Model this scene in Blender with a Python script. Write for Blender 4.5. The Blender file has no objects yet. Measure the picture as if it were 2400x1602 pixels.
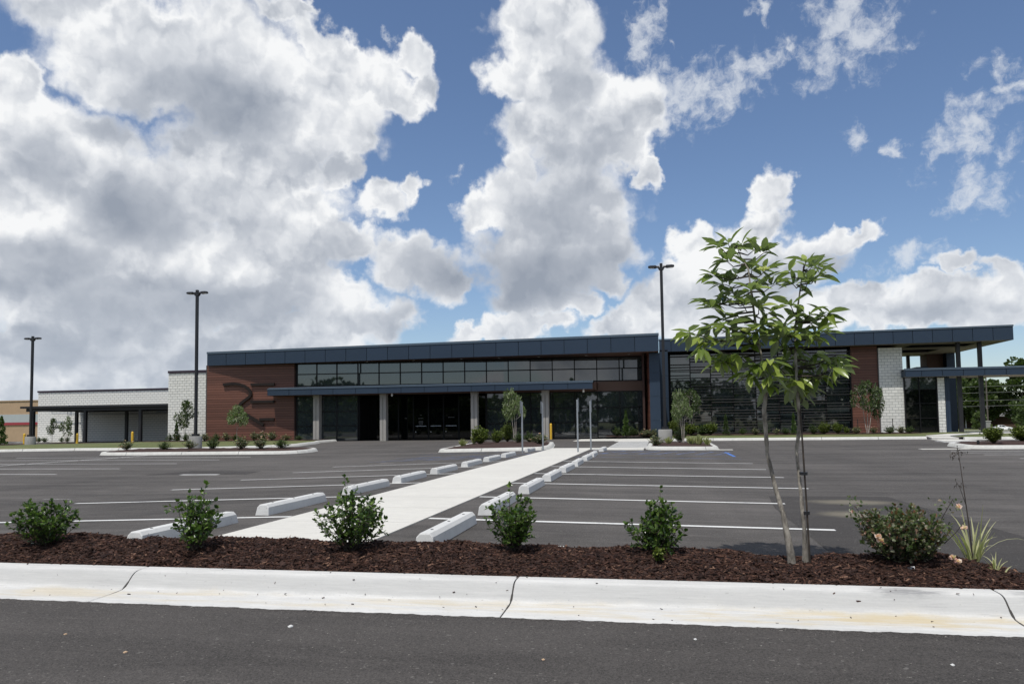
import bpy, math, random
import numpy as np
from mathutils import Vector, Matrix

# ------------------------------------------------------------------ camera, sky, sun, exposure
sc = bpy.context.scene
COL = sc.collection
CAM_H = 1.2
cam_d = bpy.data.cameras.new('camera')
cam = bpy.data.objects.new('camera', cam_d)
COL.objects.link(cam)
cam_d.sensor_width = 36.0
cam_d.lens = 1750.0 / 2400.0 * 36.0
cam_d.shift_y = 88.0 / 2400.0
cam_d.clip_start = 0.05
cam_d.clip_end = 6000.0
_r = Vector((0.98140132, 0.19152813, -0.01297804))
_u = Vector((0.02375397, -0.05407457, 0.99825432))
_f = Vector((-0.190492, 0.97999639, 0.0576184))
_m = Matrix(((_r.x, _u.x, -_f.x), (_r.y, _u.y, -_f.y), (_r.z, _u.z, -_f.z))).to_4x4()
_m.translation = Vector((0, 0, CAM_H))
cam.matrix_world = _m
sc.camera = cam

SUN_EL = math.radians(68.0)
SUN_AZ = math.radians(15.0)          # sun stands behind the camera, a little to its left
SUN_DIR = Vector((-math.sin(SUN_AZ) * math.cos(SUN_EL), -math.cos(SUN_AZ) * math.cos(SUN_EL), math.sin(SUN_EL)))
sun_d = bpy.data.lights.new('sun', 'SUN')
sun_d.energy = 3.7
sun_d.angle = math.radians(0.53)
sun_d.color = (1.0, 0.965, 0.91)
sun = bpy.data.objects.new('sun', sun_d)
COL.objects.link(sun)
sun.rotation_euler = (-SUN_DIR).to_track_quat('-Z', 'Y').to_euler()
sun.location = SUN_DIR * 80

sc.view_settings.view_transform = 'Standard'
sc.view_settings.look = 'None'
sc.view_settings.exposure = 0.0
sc.view_settings.gamma = 1.0
sc.view_settings.use_curve_mapping = False
sc.render.engine = 'CYCLES'
sc.cycles.max_bounces = 6
sc.cycles.diffuse_bounces = 3
sc.cycles.glossy_bounces = 3
sc.cycles.transmission_bounces = 3
sc.cycles.transparent_max_bounces = 4
sc.cycles.use_denoising = True

SKY_STRENGTH = 0.1
# cloud masses by direction: azimuth, elevation, radii, turn (radians)
COVER=[(-0.6712,0.4559,0.1567,0.0485,0),(-0.5609,0.4232,0.1619,0.0903,-0.209),(-0.6562,0.418,0.125,0.0595,0),(-0.4414,0.3915,0.0899,0.0757,0),(-0.3729,0.4413,0.0522,0.0395,0),(-0.3172,0.4711,0.0307,0.0281,0),(-0.3086,0.4343,0.0284,0.03,0),(-0.3497,0.4201,0.0467,0.0302,0),(-0.4189,0.4625,0.0742,0.0288,-0.349),(-0.4918,0.4975,0.0468,0.0174,0.175),(-0.4641,0.5052,0.0168,0.0091,0),(-0.7809,0.3757,0.0291,0.0329,0),(-0.7841,0.3349,0.0495,0.0494,0),(-0.7194,0.3233,0.0848,0.0517,0),(-0.7573,0.2606,0.1104,0.071,0),(-0.6538,0.269,0.1239,0.075,0),(-0.5391,0.332,0.1371,0.056,0),(-0.4525,0.3703,0.0725,0.0459,0),(-0.4018,0.3583,0.0285,0.026,0),(-0.4245,0.3254,0.0338,0.029,0),(-0.5175,0.2715,0.1333,0.0581,0),(-0.4467,0.2652,0.05,0.0433,0),(-0.3618,0.2908,0.0433,0.0272,0.262),(-0.3153,0.3085,0.0234,0.0244,0),(-0.7258,0.1964,0.1449,0.0641,0),(-0.6093,0.2065,0.1286,0.0679,0),(-0.4958,0.23,0.1078,0.0595,0),(-0.3962,0.2346,0.0511,0.0332,0),(-0.4631,0.1822,0.0603,0.0332,0),(-0.3333,0.2138,0.0492,0.0451,0),(-0.3014,0.1972,0.0641,0.0455,0),(-0.2635,0.1916,0.0352,0.0229,0),(-0.6892,0.1441,0.1914,0.051,0),(-0.5378,0.1573,0.1044,0.0381,0),(-0.4299,0.1553,0.0835,0.045,0),(-0.3794,0.1393,0.0625,0.0342,0),(-0.7327,0.0962,0.1427,0.035,0),(-0.5059,0.1144,0.0957,0.0277,0),(-0.651,0.068,0.1793,0.0314,0),(-0.7447,0.051,0.1275,0.0447,0),(-0.5782,0.0962,0.1513,0.0378,0),(-0.4628,0.1097,0.12,0.0281,0),(-0.1403,0.4984,0.0839,0.0571,0),(-0.1832,0.4456,0.0509,0.0399,0),(-0.1177,0.4338,0.0833,0.0603,0),(-0.1485,0.3782,0.0654,0.0577,0),(-0.0587,0.4258,0.0352,0.0352,0),(-0.0301,0.3985,0.0523,0.0459,0),(-0.0956,0.3552,0.0884,0.0636,0),(-0.1791,0.3308,0.0327,0.0324,0),(-0.0427,0.3577,0.0465,0.0315,0),(-0.0029,0.3286,0.0206,0.0255,0),(-0.1147,0.2854,0.1119,0.0607,0),(-0.2273,0.2763,0.0444,0.0305,0.349),(-0.1857,0.2815,0.0533,0.0443,0),(-0.1454,0.2133,0.1118,0.0625,0),(-0.0688,0.2335,0.064,0.0505,0),(-0.158,0.1619,0.0705,0.0346,0),(-0.0581,0.1878,0.0289,0.0284,0),(-0.1053,0.155,0.0408,0.023,0),(-0.2466,0.1166,0.0468,0.0203,0.175),(-0.1879,0.1218,0.0646,0.0262,0),(-0.1468,0.127,0.0351,0.0174,0),(0.1344,0.2768,0.0202,0.0237,0),(0.1439,0.2413,0.0368,0.0319,0),(0.0453,0.2247,0.0334,0.0275,0.349),(0.078,0.2032,0.0657,0.044,0),(0.033,0.1837,0.0447,0.0336,0),(-0.0016,0.1514,0.0623,0.0312,0.436),(-0.0479,0.1274,0.0517,0.0259,0.349),(0.1099,0.179,0.1019,0.0603,0),(0.2047,0.2089,0.0401,0.0236,0.262),(0.2524,0.2271,0.0313,0.0184,0.262),(0.2301,0.2193,0.0294,0.0207,0),(0.1786,0.19,0.0613,0.032,0),(0.0814,0.1307,0.1631,0.0335,0),(0.4034,0.1661,0.0201,0.0191,0),(0.4062,0.137,0.024,0.0287,0),(0.3687,0.1311,0.0463,0.0221,0.262),(0.3208,0.1305,0.0579,0.0202,0),(0.2753,0.1395,0.0327,0.0181,0),(0.2365,0.1268,0.0388,0.0211,0),(0.1105,0.2009,0.0698,0.0436,0),(0.0547,0.1601,0.0994,0.0448,0),(0.1892,0.1997,0.0609,0.0318,0),(0.2613,0.1459,0.0617,0.0208,0),(0.3523,0.1476,0.0644,0.0223,0),(0.4068,0.1513,0.028,0.0334,0),(0.1505,0.2829,0.0236,0.0313,0),(0.3422,0.1135,0.1128,0.02,0),(0.3621,0.1761,0.0276,0.0147,0.087),(0.3066,0.1138,0.149,0.023,0),(0.1868,0.1302,0.081,0.0323,0)]
WISP=[(0.2345,0.4566,0.0435,0.0337,0.524),(0.278,0.4389,0.0446,0.0307,0.698),(0.2128,0.4236,0.041,0.0262,0.175),(0.255,0.4705,0.0366,0.022,0),(0.1288,0.427,0.0572,0.024,0.524),(0.0896,0.4025,0.0482,0.0217,0.524),(0.0451,0.4123,0.067,0.0311,0.262),(0.0055,0.426,0.0431,0.031,0),(0.1672,0.4522,0.0131,0.0081,0),(0.3731,0.3273,0.0318,0.02,0.175),(0.359,0.3021,0.0458,0.0175,0.175),(0.3969,0.2947,0.0179,0.008,0),(0.372,0.2571,0.0422,0.0236,0.087),(0.4048,0.3743,0.023,0.019,0.698),(0.4121,0.3548,0.0202,0.0109,0.349),(0.3093,0.1823,0.0424,0.0164,0.262),(0.2588,0.3293,0.0156,0.0182,0),(0.2915,0.3117,0.0081,0.0097,0),(-0.2593,0.3257,0.0118,0.0081,0),(-0.3494,0.4959,0.0088,0.0083,0),(-0.4974,0.5127,0.0412,0.0112,0),(-0.4696,0.4861,0.0348,0.0232,-0.524),(0.1422,0.4954,0.0201,0.0079,-0.698),(0.0015,0.4896,0.0434,0.0177,1.047),(0.0353,0.4624,0.01,0.006,0)]
DARK=[(-0.5864,0.391,0.1124,0.053,-0.175,0.85),(-0.5073,0.3503,0.1079,0.0305,0,0.35),(-0.6677,0.2474,0.061,0.0551,0,1),(-0.7623,0.2975,0.055,0.0279,0,0.55),(-0.7473,0.1894,0.1112,0.0342,0.175,0.6),(-0.6662,0.1506,0.1541,0.0361,0,0.75),(-0.5377,0.1519,0.1148,0.0381,0,0.8),(-0.4631,0.2098,0.0878,0.033,0,0.3),(-0.2985,0.1972,0.07,0.0427,0,0.75),(-0.1207,0.2801,0.1002,0.083,0,0.6),(-0.1457,0.1961,0.1176,0.0514,0,0.95),(-0.0946,0.4022,0.0355,0.0616,0,0.3),(-0.0577,0.2105,0.0637,0.0395,0,0.6),(0.1256,0.1669,0.0796,0.0274,0,0.45),(0.2189,0.1864,0.0445,0.0184,0,0.5),(-0.7107,0.0921,0.1685,0.0304,0,0.5),(0.0323,0.1556,0.0335,0.0225,0,0.2),(-0.6928,0.3559,0.0415,0.0281,0,0.3),(0.3723,0.1159,0.0836,0.0147,0,0.3),(-0.3623,0.1337,0.0685,0.0229,0,0.4),(-0.5384,0.2381,0.0629,0.0319,0,0.35),(-0.1783,0.3788,0.0238,0.063,0,0.2)]
BRIGHT=[(-0.7764,0.3589,0.0459,0.0311,0,0.8),(-0.6492,0.2745,0.024,0.05,0.349,0.7),(-0.7528,0.2469,0.064,0.0239,0,0.8),(-0.6949,0.2144,0.0501,0.0225,-0.436,0.9),(-0.6004,0.29,0.0301,0.0203,0,0.4),(-0.3496,0.4475,0.0643,0.0443,0,0.9),(-0.4639,0.4488,0.0836,0.0288,0,0.6),(-0.6708,0.4336,0.0949,0.0269,0,0.4),(-0.4299,0.1666,0.0612,0.0336,0,0.9),(-0.441,0.1269,0.0663,0.0197,0,0.6),(-0.3962,0.2676,0.0625,0.0246,0,0.7),(-0.4743,0.2798,0.0329,0.0213,0,0.5),(-0.1831,0.4556,0.036,0.0396,0,0.7),(-0.0411,0.4246,0.035,0.0351,0,0.7),(-0.2272,0.2819,0.0296,0.0249,0,0.6),(-0.1849,0.3363,0.0238,0.0323,0,0.6),(0.0562,0.2157,0.0388,0.0331,0,0.7),(0.1393,0.263,0.0211,0.0317,0,0.6),(0.2049,0.2141,0.0401,0.0184,0,0.6),(-0.0306,0.1297,0.0514,0.0229,0,0.6),(-0.2349,0.1194,0.0469,0.0174,0,0.6),(0.2846,0.1387,0.0556,0.0154,0,0.5),(0.3521,0.1426,0.0472,0.0149,0,0.6),(-0.6028,0.0688,0.0592,0.0161,0,0.5),(-0.7405,0.0585,0.0427,0.0125,0,0.7),(-0.6993,0.0746,0.0247,0.0122,0,1.1),(-0.6129,0.0953,0.0176,0.0213,0,1.1),(-0.7705,0.0897,0.0206,0.0117,0,0.9),(-0.6654,0.0937,0.0279,0.0114,0,0.7),(-0.7823,0.0698,0.0243,0.0097,0,0.7),(-0.7011,0.3118,0.0546,0.0191,0,0.4)]

def new_nodes(tree):
    tree.nodes.clear()
    N, L = tree.nodes, tree.links
    return N, L

class NT:
    """small helper for wiring node trees"""
    def __init__(s, tree):
        s.t = tree
        tree.nodes.clear()
    def n(s, typ, **kw):
        nd = s.t.nodes.new(typ)
        for k, v in kw.items():
            setattr(nd, k, v)
        return nd
    def link(s, a, b):
        s.t.links.new(a, b)
    def _in(s, sock, v):
        if isinstance(v, bpy.types.NodeSocket):
            s.link(v, sock)
        elif v is not None:
            sock.default_value = v
    def math(s, op, a, b=None, c=None, clamp=False):
        nd = s.n('ShaderNodeMath', operation=op)
        nd.use_clamp = clamp
        s._in(nd.inputs[0], a)
        if b is not None: s._in(nd.inputs[1], b)
        if c is not None: s._in(nd.inputs[2], c)
        return nd.outputs[0]
    def vmath(s, op, a, b=None, scale=None):
        nd = s.n('ShaderNodeVectorMath', operation=op)
        s._in(nd.inputs[0], a)
        if b is not None: s._in(nd.inputs[1], b)
        if scale is not None: s._in(nd.inputs[3], scale)
        return nd.outputs['Value'] if op in ('LENGTH', 'DISTANCE', 'DOT_PRODUCT') else nd.outputs[0]
    def mixc(s, fac, a, b, blend='MIX'):
        nd = s.n('ShaderNodeMix', data_type='RGBA', blend_type=blend)
        s._in(nd.inputs[0], fac)
        s._in(nd.inputs[6], a if isinstance(a, bpy.types.NodeSocket) else (*a, 1))
        s._in(nd.inputs[7], b if isinstance(b, bpy.types.NodeSocket) else (*b, 1))
        return nd.outputs[2]
    def noise(s, vec, scale, detail=4.0, rough=0.5, dims='3D', dist=0.0):
        nd = s.n('ShaderNodeTexNoise', noise_dimensions=dims)
        s._in(nd.inputs['Vector'], vec)
        nd.inputs['Scale'].default_value = scale
        nd.inputs['Detail'].default_value = detail
        nd.inputs['Roughness'].default_value = rough
        nd.inputs['Distortion'].default_value = dist
        return nd
    def ss(s, v, a, b, o0=0.0, o1=1.0):
        nd = s.n('ShaderNodeMapRange', interpolation_type='SMOOTHSTEP')
        s._in(nd.inputs[0], v)
        nd.inputs[1].default_value = a; nd.inputs[2].default_value = b
        nd.inputs[3].default_value = o0; nd.inputs[4].default_value = o1
        return nd.outputs[0]
    def mapping(s, vec, loc=(0, 0, 0), rot=(0, 0, 0), scale=(1, 1, 1), typ='POINT'):
        nd = s.n('ShaderNodeMapping', vector_type=typ)
        s._in(nd.inputs[0], vec)
        nd.inputs[1].default_value = loc; nd.inputs[2].default_value = rot; nd.inputs[3].default_value = scale
        return nd.outputs[0]

def build_world():
    w = bpy.data.worlds.new('World')
    sc.world = w
    w.use_nodes = True
    t = NT(w.node_tree)
    out = t.n('ShaderNodeOutputWorld')
    bg = t.n('ShaderNodeBackground')
    bg.inputs[1].default_value = SKY_STRENGTH
    sky = t.n('ShaderNodeTexSky', sky_type='NISHITA')
    sky.sun_disc = False
    sky.sun_elevation = SUN_EL
    sky.sun_rotation = math.radians(180.0) + SUN_AZ
    sky.altitude = 0.0
    sky.air_density = 1.0
    sky.dust_density = 0.35
    sky.ozone_density = 2.2
    tc = t.n('ShaderNodeTexCoord')
    sep = t.n('ShaderNodeSeparateXYZ'); t.link(tc.outputs['Generated'], sep.inputs[0])
    az = t.math('ARCTAN2', sep.outputs[0], sep.outputs[1])
    el = t.math('ARCSINE', sep.outputs[2])
    cmb = t.n('ShaderNodeCombineXYZ'); t.link(az, cmb.inputs[0]); t.link(el, cmb.inputs[1])
    P = cmb.outputs[0]
    # sky direction warped by noise, so that no outline stays smooth
    w1 = t.vmath('SCALE', t.vmath('SUBTRACT', t.noise(P, 9.0, 2.0, .5, '2D').outputs['Color'], (.5, .5, .5)), scale=0.055)
    w2 = t.vmath('SCALE', t.vmath('SUBTRACT', t.noise(P, 34.0, 4.0, .55, '2D').outputs['Color'], (.5, .5, .5)), scale=0.04)
    PW = t.vmath('ADD', t.vmath('ADD', P, w1), w2)
    PS = t.vmath('ADD', P, w1)
    def ellipse(src, b, grow):
        rx, ry = b[2] * grow, b[3] * grow
        if b[4]:
            c, s_ = math.cos(b[4]), math.sin(b[4])
            src = t.vmath('SUBTRACT', src, (b[0], b[1], 0))
            nd = t.n('ShaderNodeCombineXYZ')
            t.link(t.vmath('DOT_PRODUCT', src, (c / rx, s_ / rx, 0)), nd.inputs[0])
            t.link(t.vmath('DOT_PRODUCT', src, (-s_ / ry, c / ry, 0)), nd.inputs[1])
            return nd.outputs[0]
        nd = t.n('ShaderNodeVectorMath', operation='MULTIPLY_ADD')
        t.link(src, nd.inputs[0])
        nd.inputs[1].default_value = (1 / rx, 1 / ry, 0)
        nd.inputs[2].default_value = (-b[0] / rx, -b[1] / ry, 0)
        return nd.outputs[0]
    def field(lst, src, k=0.12):
        cur = None
        for i, b in enumerate(lst):
            if i % 10 == 0 and cur is not None:      # each batch of lookups waits for the one before it
                nd = t.n('ShaderNodeVectorMath', operation='MULTIPLY_ADD')
                t.link(cur, nd.inputs[0]); nd.inputs[1].default_value = (1e-20,) * 3; t.link(src, nd.inputs[2])
                src = nd.outputs[0]
            ln = t.vmath('LENGTH', ellipse(src, b, 1.0))
            cur = ln if cur is None else t.math('SMOOTH_MIN', cur, ln, k)
        return cur
    def puffs(src, scale, det, rough):
        a = t.n('ShaderNodeTexVoronoi', voronoi_dimensions='2D', feature='F1', normalize=True)
        t.link(src, a.inputs['Vector'])
        a.inputs['Scale'].default_value = scale; a.inputs['Detail'].default_value = det
        a.inputs['Roughness'].default_value = rough
        return t.math('SUBTRACT', 0.75, t.math('MULTIPLY', a.outputs['Distance'], 1.35))
    PB = t.vmath('ADD', P, t.vmath('SCALE', w2, scale=0.5))
    edge = t.noise(PB, 24.0, 9.0, .60, '2D').outputs[0]
    B = t.math('ADD', t.math('MULTIPLY', puffs(PB, 19.0, 3.0, .5), 0.5), t.math('MULTIPLY', edge, 0.55))
    # relief: how the puffs fall away towards the light, which stands high
    PR = t.vmath('ADD', P, t.vmath('SCALE', w2, scale=1.1))
    rel = t.math('SUBTRACT', puffs(PR, 12.0, 2.0, .55), puffs(t.vmath('ADD', PR, (-0.006, 0.020, 0)), 12.0, 2.0, .55))
    reln = t.math('SUBTRACT', t.noise(PB, 15.0, 5.0, .55, '2D').outputs[0], t.noise(t.vmath('ADD', PB, (-0.004, 0.014, 0)), 15.0, 3.0, .55, '2D').outputs[0])
    m = field(COVER, PW)
    # the sky goes on outside the picture with the same broken cloud
    gen = t.noise(P, 2.6, 3.0, .5, '2D').outputs[0]
    aside = t.math('ABSOLUTE', t.math('ADD', az, 0.19))
    outm = t.math('MAXIMUM', t.ss(aside, 0.66, 0.85), t.ss(el, 0.52, 0.68))
    mo = t.math('SUBTRACT', 1.0, t.math('MULTIPLY', t.math('SUBTRACT', gen, 0.47), 6.0))
    m = t.math('ADD', t.math('MULTIPLY', m, t.math('SUBTRACT', 1.0, outm)), t.math('MULTIPLY', mo, outm))
    D = t.math('ADD', t.math('SUBTRACT', 1.0, m), t.math('MULTIPLY', t.math('SUBTRACT', B, 0.5), 0.70))
    alpha = t.ss(D, -0.10, 0.30)
    mw = field(WISP, PW)
    fine = t.noise(PB, 42.0, 8.0, .66, '2D').outputs[0]
    Dw = t.math('ADD', t.math('SUBTRACT', 1.05, mw), t.math('MULTIPLY', t.math('SUBTRACT', fine, 0.52), 3.2))
    aw = t.math('MULTIPLY', t.ss(Dw, -0.25, 1.25), 0.72)
    # grey undersides
    def soft_sum(lst, op):
        acc = None; sv = PS
        for i, b in enumerate(lst):
            if i % 8 == 0 and acc is not None:
                nd = t.n('ShaderNodeVectorMath', operation='MULTIPLY_ADD')
                t.link(acc, nd.inputs[0]); nd.inputs[1].default_value = (1e-20,) * 3; t.link(PS, nd.inputs[2])
                sv = nd.outputs[0]
            v = t.math('MULTIPLY', t.ss(t.vmath('LENGTH', ellipse(sv, b, 1.25)), 0.25, 1.15, 1.0, 0.0), b[5])
            acc = v if acc is None else t.math(op, acc, v)
        return acc
    dk = soft_sum(DARK, 'MAXIMUM')
    lt = soft_sum(BRIGHT, 'MAXIMUM')
    gdk = t.math('MULTIPLY', t.ss(gen, 0.5, 0.68), 0.6)
    dk = t.math('ADD', t.math('MULTIPLY', dk, t.math('SUBTRACT', 1.0, outm)), t.math('MULTIPLY', gdk, outm))
    relief = t.math('ADD', t.math('MULTIPLY', rel, 0.75), t.math('MULTIPLY', reln, 0.55))
    soft = t.noise(PS, 8.0, 4.0, .5, '2D').outputs[0]
    rim = t.ss(D, 0.03, 0.50, 1.0, 0.0)
    keep = t.math('SUBTRACT', 1.0, t.math('MULTIPLY', dk, 0.6))
    shade = t.math('ADD', 0.30, t.math('MULTIPLY', dk, 0.62))
    shade = t.math('SUBTRACT', shade, t.math('MULTIPLY', t.math('MULTIPLY', rim, 0.30), keep))
    shade = t.math('ADD', shade, t.math('MULTIPLY', t.math('SUBTRACT', soft, 0.5), 0.6))
    shade = t.math('SUBTRACT', shade, t.math('MULTIPLY', lt, 0.22))
    shade = t.math('SUBTRACT', shade, t.math('MULTIPLY', t.math('MULTIPLY', relief, 1.35), keep), clamp=True)
    cr = t.n('ShaderNodeValToRGB')
    t.link(shade, cr.inputs[0])
    e = cr.color_ramp.elements
    k = 1.0 / SKY_STRENGTH
    def cc(r, g, b): return (r * k, g * k, b * k, 1)
    e[0].position = 0.0; e[0].color = cc(.93, .94, .95)
    e[1].position = 1.0; e[1].color = cc(.31, .35, .42)
    x = e.new(0.25); x.color = cc(.72, .745, .785)
    x = e.new(0.55); x.color = cc(.50, .535, .595)
    # lower clouds stand farther away and take on the colour of the air
    lowf = t.ss(el, 0.0, 0.22, 0.35, 0.0)
    ccol = t.mixc(lowf, cr.outputs[0], (.46 * k, .54 * k, .65 * k))
    skyc = t.mixc(1.0, sky.outputs[0], (1.02, 1.05, 1.13), 'MULTIPLY')
    c1 = t.mixc(aw, skyc, cc(.78, .81, .85)[:3])
    c2 = t.mixc(alpha, c1, ccol)
    t.link(c2, bg.inputs[0])
    t.link(bg.outputs[0], out.inputs[0])
    w.cycles.sampling_method = 'MANUAL'
    w.cycles.sample_map_resolution = 512
build_world()

# ------------------------------------------------------------------ helpers: objects, labels, meshes
WL = {}            # world location of every parent (parents are neither turned nor scaled while building)

def tag(o, label=None, cat=None, group=None, kind=None):
    if label: o['label'] = label
    if cat: o['category'] = cat
    if group: o['group'] = group
    if kind: o['kind'] = kind
    return o

def empty(name, loc, label=None, cat=None, group=None, kind=None):
    o = bpy.data.objects.new(name, None)
    o.empty_display_size = 0.2
    COL.objects.link(o)
    o.location = loc
    WL[o.name] = Vector(loc)
    return tag(o, label, cat, group, kind)

def place(name, me, loc, parent=None, rot=(0, 0, 0), scale=(1, 1, 1)):
    o = bpy.data.objects.new(name, me)
    COL.objects.link(o)
    loc = Vector(loc)
    WL[o.name] = loc
    if parent is not None:
        o.parent = parent
        loc = loc - WL[parent.name]
    o.location = loc
    o.rotation_euler = rot
    o.scale = scale
    return o

def np_mesh(name, verts, tris_or_quads, mats, smooth=False, matidx=None):
    """verts (n,3), list of face arrays (k,3) / (k,4)"""
    me = bpy.data.meshes.new(name)
    arrs = [a for a in (tris_or_quads if isinstance(tris_or_quads, list) else [tris_or_quads]) if len(a)]
    loops = np.concatenate([a.ravel() for a in arrs]).astype(np.int32)
    sizes = np.concatenate([np.full(len(a), a.shape[1], np.int32) for a in arrs])
    starts = np.concatenate([[0], np.cumsum(sizes)[:-1]]).astype(np.int32)
    me.vertices.add(len(verts)); me.vertices.foreach_set('co', np.asarray(verts, np.float32).ravel())
    me.loops.add(len(loops)); me.loops.foreach_set('vertex_index', loops)
    me.polygons.add(len(sizes)); me.polygons.foreach_set('loop_start', starts)
    if matidx is not None:
        me.polygons.foreach_set('material_index', np.asarray(matidx, np.int32))
    me.polygons.foreach_set('use_smooth', np.full(len(sizes), smooth, bool))
    me.update(calc_edges=True)
    for m in (mats if isinstance(mats, (list, tuple)) else [mats]):
        me.materials.append(m)
    return me

class MB:
    """collects boxes, prisms and tubes given in world coordinates and links them as one mesh object"""
    def __init__(s): s.v = []; s.f = []; s.mi = []; s.cur = 0
    def add(s, vs, fs):
        b = len(s.v); s.v += [tuple(p) for p in vs]
        s.f += [tuple(b + i for i in f) for f in fs]; s.mi += [s.cur] * len(fs)
        return s
    def hexa(s, c):       # 8 corners: bottom 4 counter-clockwise, top 4
        return s.add(c, [(3, 2, 1, 0), (4, 5, 6, 7), (0, 1, 5, 4), (1, 2, 6, 5), (2, 3, 7, 6), (3, 0, 4, 7)])
    def box(s, x0, x1, y0, y1, z0, z1):
        return s.hexa([(x0, y0, z0), (x1, y0, z0), (x1, y1, z0), (x0, y1, z0), (x0, y0, z1), (x1, y0, z1), (x1, y1, z1), (x0, y1, z1)])
    def cbox(s, x0, x1, y0, y1, z0, z1, c):   # box with chamfered vertical and top edges
        def ring(d, z): return [(x0 + d, y0, z), (x1 - d, y0, z), (x1, y0 + d, z), (x1, y1 - d, z), (x1 - d, y1, z), (x0 + d, y1, z), (x0, y1 - d, z), (x0, y0 + d, z)]
        a = ring(c, z0); b = ring(c, z1 - c)
        m = [((x0 + x1) / 2, (y0 + y1) / 2)] * 8
        t = [(x0 + c, y0 + c, z1), (x1 - c, y0 + c, z1), (x1 - c, y0 + c, z1), (x1 - c, y1 - c, z1), (x1 - c, y1 - c, z1), (x0 + c, y1 - c, z1), (x0 + c, y1 - c, z1), (x0 + c, y0 + c, z1)]
        vs = a + b + t
        fs = [tuple(range(7, -1, -1))] + [(i, (i + 1) % 8, 8 + (i + 1) % 8, 8 + i) for i in range(8)]
        fs += [(8 + i, 8 + (i + 1) % 8, 16 + (i + 1) % 8, 16 + i) for i in range(8)] + [tuple(range(16, 24))]
        return s.add(vs, fs)
    def prism(s, poly, z0, z1):                # upright prism over a ground polygon (counter-clockwise)
        n = len(poly)
        return s.add([(x, y, z0) for x, y in poly] + [(x, y, z1) for x, y in poly],
                     [tuple(range(n - 1, -1, -1)), tuple(range(n, 2 * n))] + [(i, (i + 1) % n, n + (i + 1) % n, n + i) for i in range(n)])
    def xprism(s, prof, x0, x1):               # profile of (y, z) carried along x
        n = len(prof)
        return s.add([(x0, y, z) for y, z in prof] + [(x1, y, z) for y, z in prof],
                     [tuple(range(n)), tuple(range(2 * n - 1, n - 1, -1))] + [(i, n + i, n + (i + 1) % n, (i + 1) % n) for i in range(n)])
    def tube(s, pts, rad, n=8, cap=True):
        pts = [Vector(p) for p in pts]
        if not isinstance(rad, (list, tuple)): rad = [rad] * len(pts)
        b = len(s.v); ref = None
        for i, p in enumerate(pts):
            d = (pts[min(i + 1, len(pts) - 1)] - pts[max(i - 1, 0)]).normalized()
            if ref is None:
                ref = d.cross(Vector((0, 0, 1)) if abs(d.z) < .9 else Vector((1, 0, 0))).normalized()
            else:
                ref = (ref - d * ref.dot(d)).normalized()
            w = d.cross(ref)
            for k in range(n):
                a = 2 * math.pi * k / n
                s.v.append(tuple(p + (ref * math.cos(a) + w * math.sin(a)) * rad[i]))
        fs = []
        for i in range(len(pts) - 1):
            for k in range(n):
                k2 = (k + 1) % n
                fs.append((b + i * n + k, b + i * n + k2, b + (i + 1) * n + k2, b + (i + 1) * n + k))
        if cap:
            fs.append(tuple(b + k for k in range(n - 1, -1, -1))); fs.append(tuple(b + (len(pts) - 1) * n + k for k in range(n)))
        s.f += fs; s.mi += [s.cur] * len(fs)
        return s
    def cyl(s, x, y, z0, z1, r, n=16, r2=None):
        return s.tube([(x, y, z0), (x, y, z1)], [r, r if r2 is None else r2], n)
    def mesh(s, name, mats, smooth=False, origin=(0, 0, 0)):
        me = bpy.data.meshes.new(name)
        o = Vector(origin)
        me.from_pydata([tuple(Vector(p) - o) for p in s.v], [], s.f)
        for m in (mats if isinstance(mats, (list, tuple)) else [mats]): me.materials.append(m)
        me.polygons.foreach_set('material_index', s.mi)
        me.polygons.foreach_set('use_smooth', [smooth] * len(s.f))
        me.update()
        return me
    def build(s, name, mats, parent=None, smooth=False, origin=None):
        if origin is None:
            a = np.array(s.v); origin = Vector(((a[:, 0].min() + a[:, 0].max()) / 2, (a[:, 1].min() + a[:, 1].max()) / 2, a[:, 2].min()))
        o = place(name, s.mesh(name, mats, smooth, origin), origin, parent)
        if smooth:
            autosmooth(o.data)
        return o

def autosmooth(me, deg=40):
    import bmesh
    bm = bmesh.new(); bm.from_mesh(me)
    lim = math.radians(deg)
    for e in bm.edges:
        if len(e.link_faces) == 2 and e.calc_face_angle(0) > lim: e.smooth = False
    bm.to_mesh(me); bm.free()

_boxes = {}
def piece(name, x0, x1, y0, y1, z0, z1, mat, parent, rot=(0, 0, 0)):
    """a plain rectangular piece; alike pieces share one mesh"""
    k = (name, round(x1 - x0, 3), round(y1 - y0, 3), round(z1 - z0, 3), mat.name)
    if k not in _boxes:
        a, b, c = (x1 - x0) / 2, (y1 - y0) / 2, (z1 - z0) / 2
        _boxes[k] = MB().box(-a, a, -b, b, -c, c).mesh(name, mat)
    return place(name, _boxes[k], ((x0 + x1) / 2, (y0 + y1) / 2, (z0 + z1) / 2), parent, rot)

def scatter(tv, tf, M, pos):
    """copies of a small template (tv, tf) under matrices M (n,3,3) at pos (n,3) -> verts, faces"""
    tv = np.asarray(tv, float)
    V = np.einsum('nij,kj->nki', M, tv) + pos[:, None, :]
    n, k = len(pos), len(tv)
    F = [np.asarray(f)[None] + (np.arange(n) * k)[:, None, None] for f in tf]
    return V.reshape(-1, 3), [f.reshape(-1, f.shape[-1]) for f in F]

def frames(d, nrm):
    """matrices whose columns are side, d, normal"""
    d = d / np.linalg.norm(d, axis=1, keepdims=True)
    s = np.cross(d, nrm); s /= (np.linalg.norm(s, axis=1, keepdims=True) + 1e-9)
    n = np.cross(s, d)
    return np.stack([s, d, n], axis=2)

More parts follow.
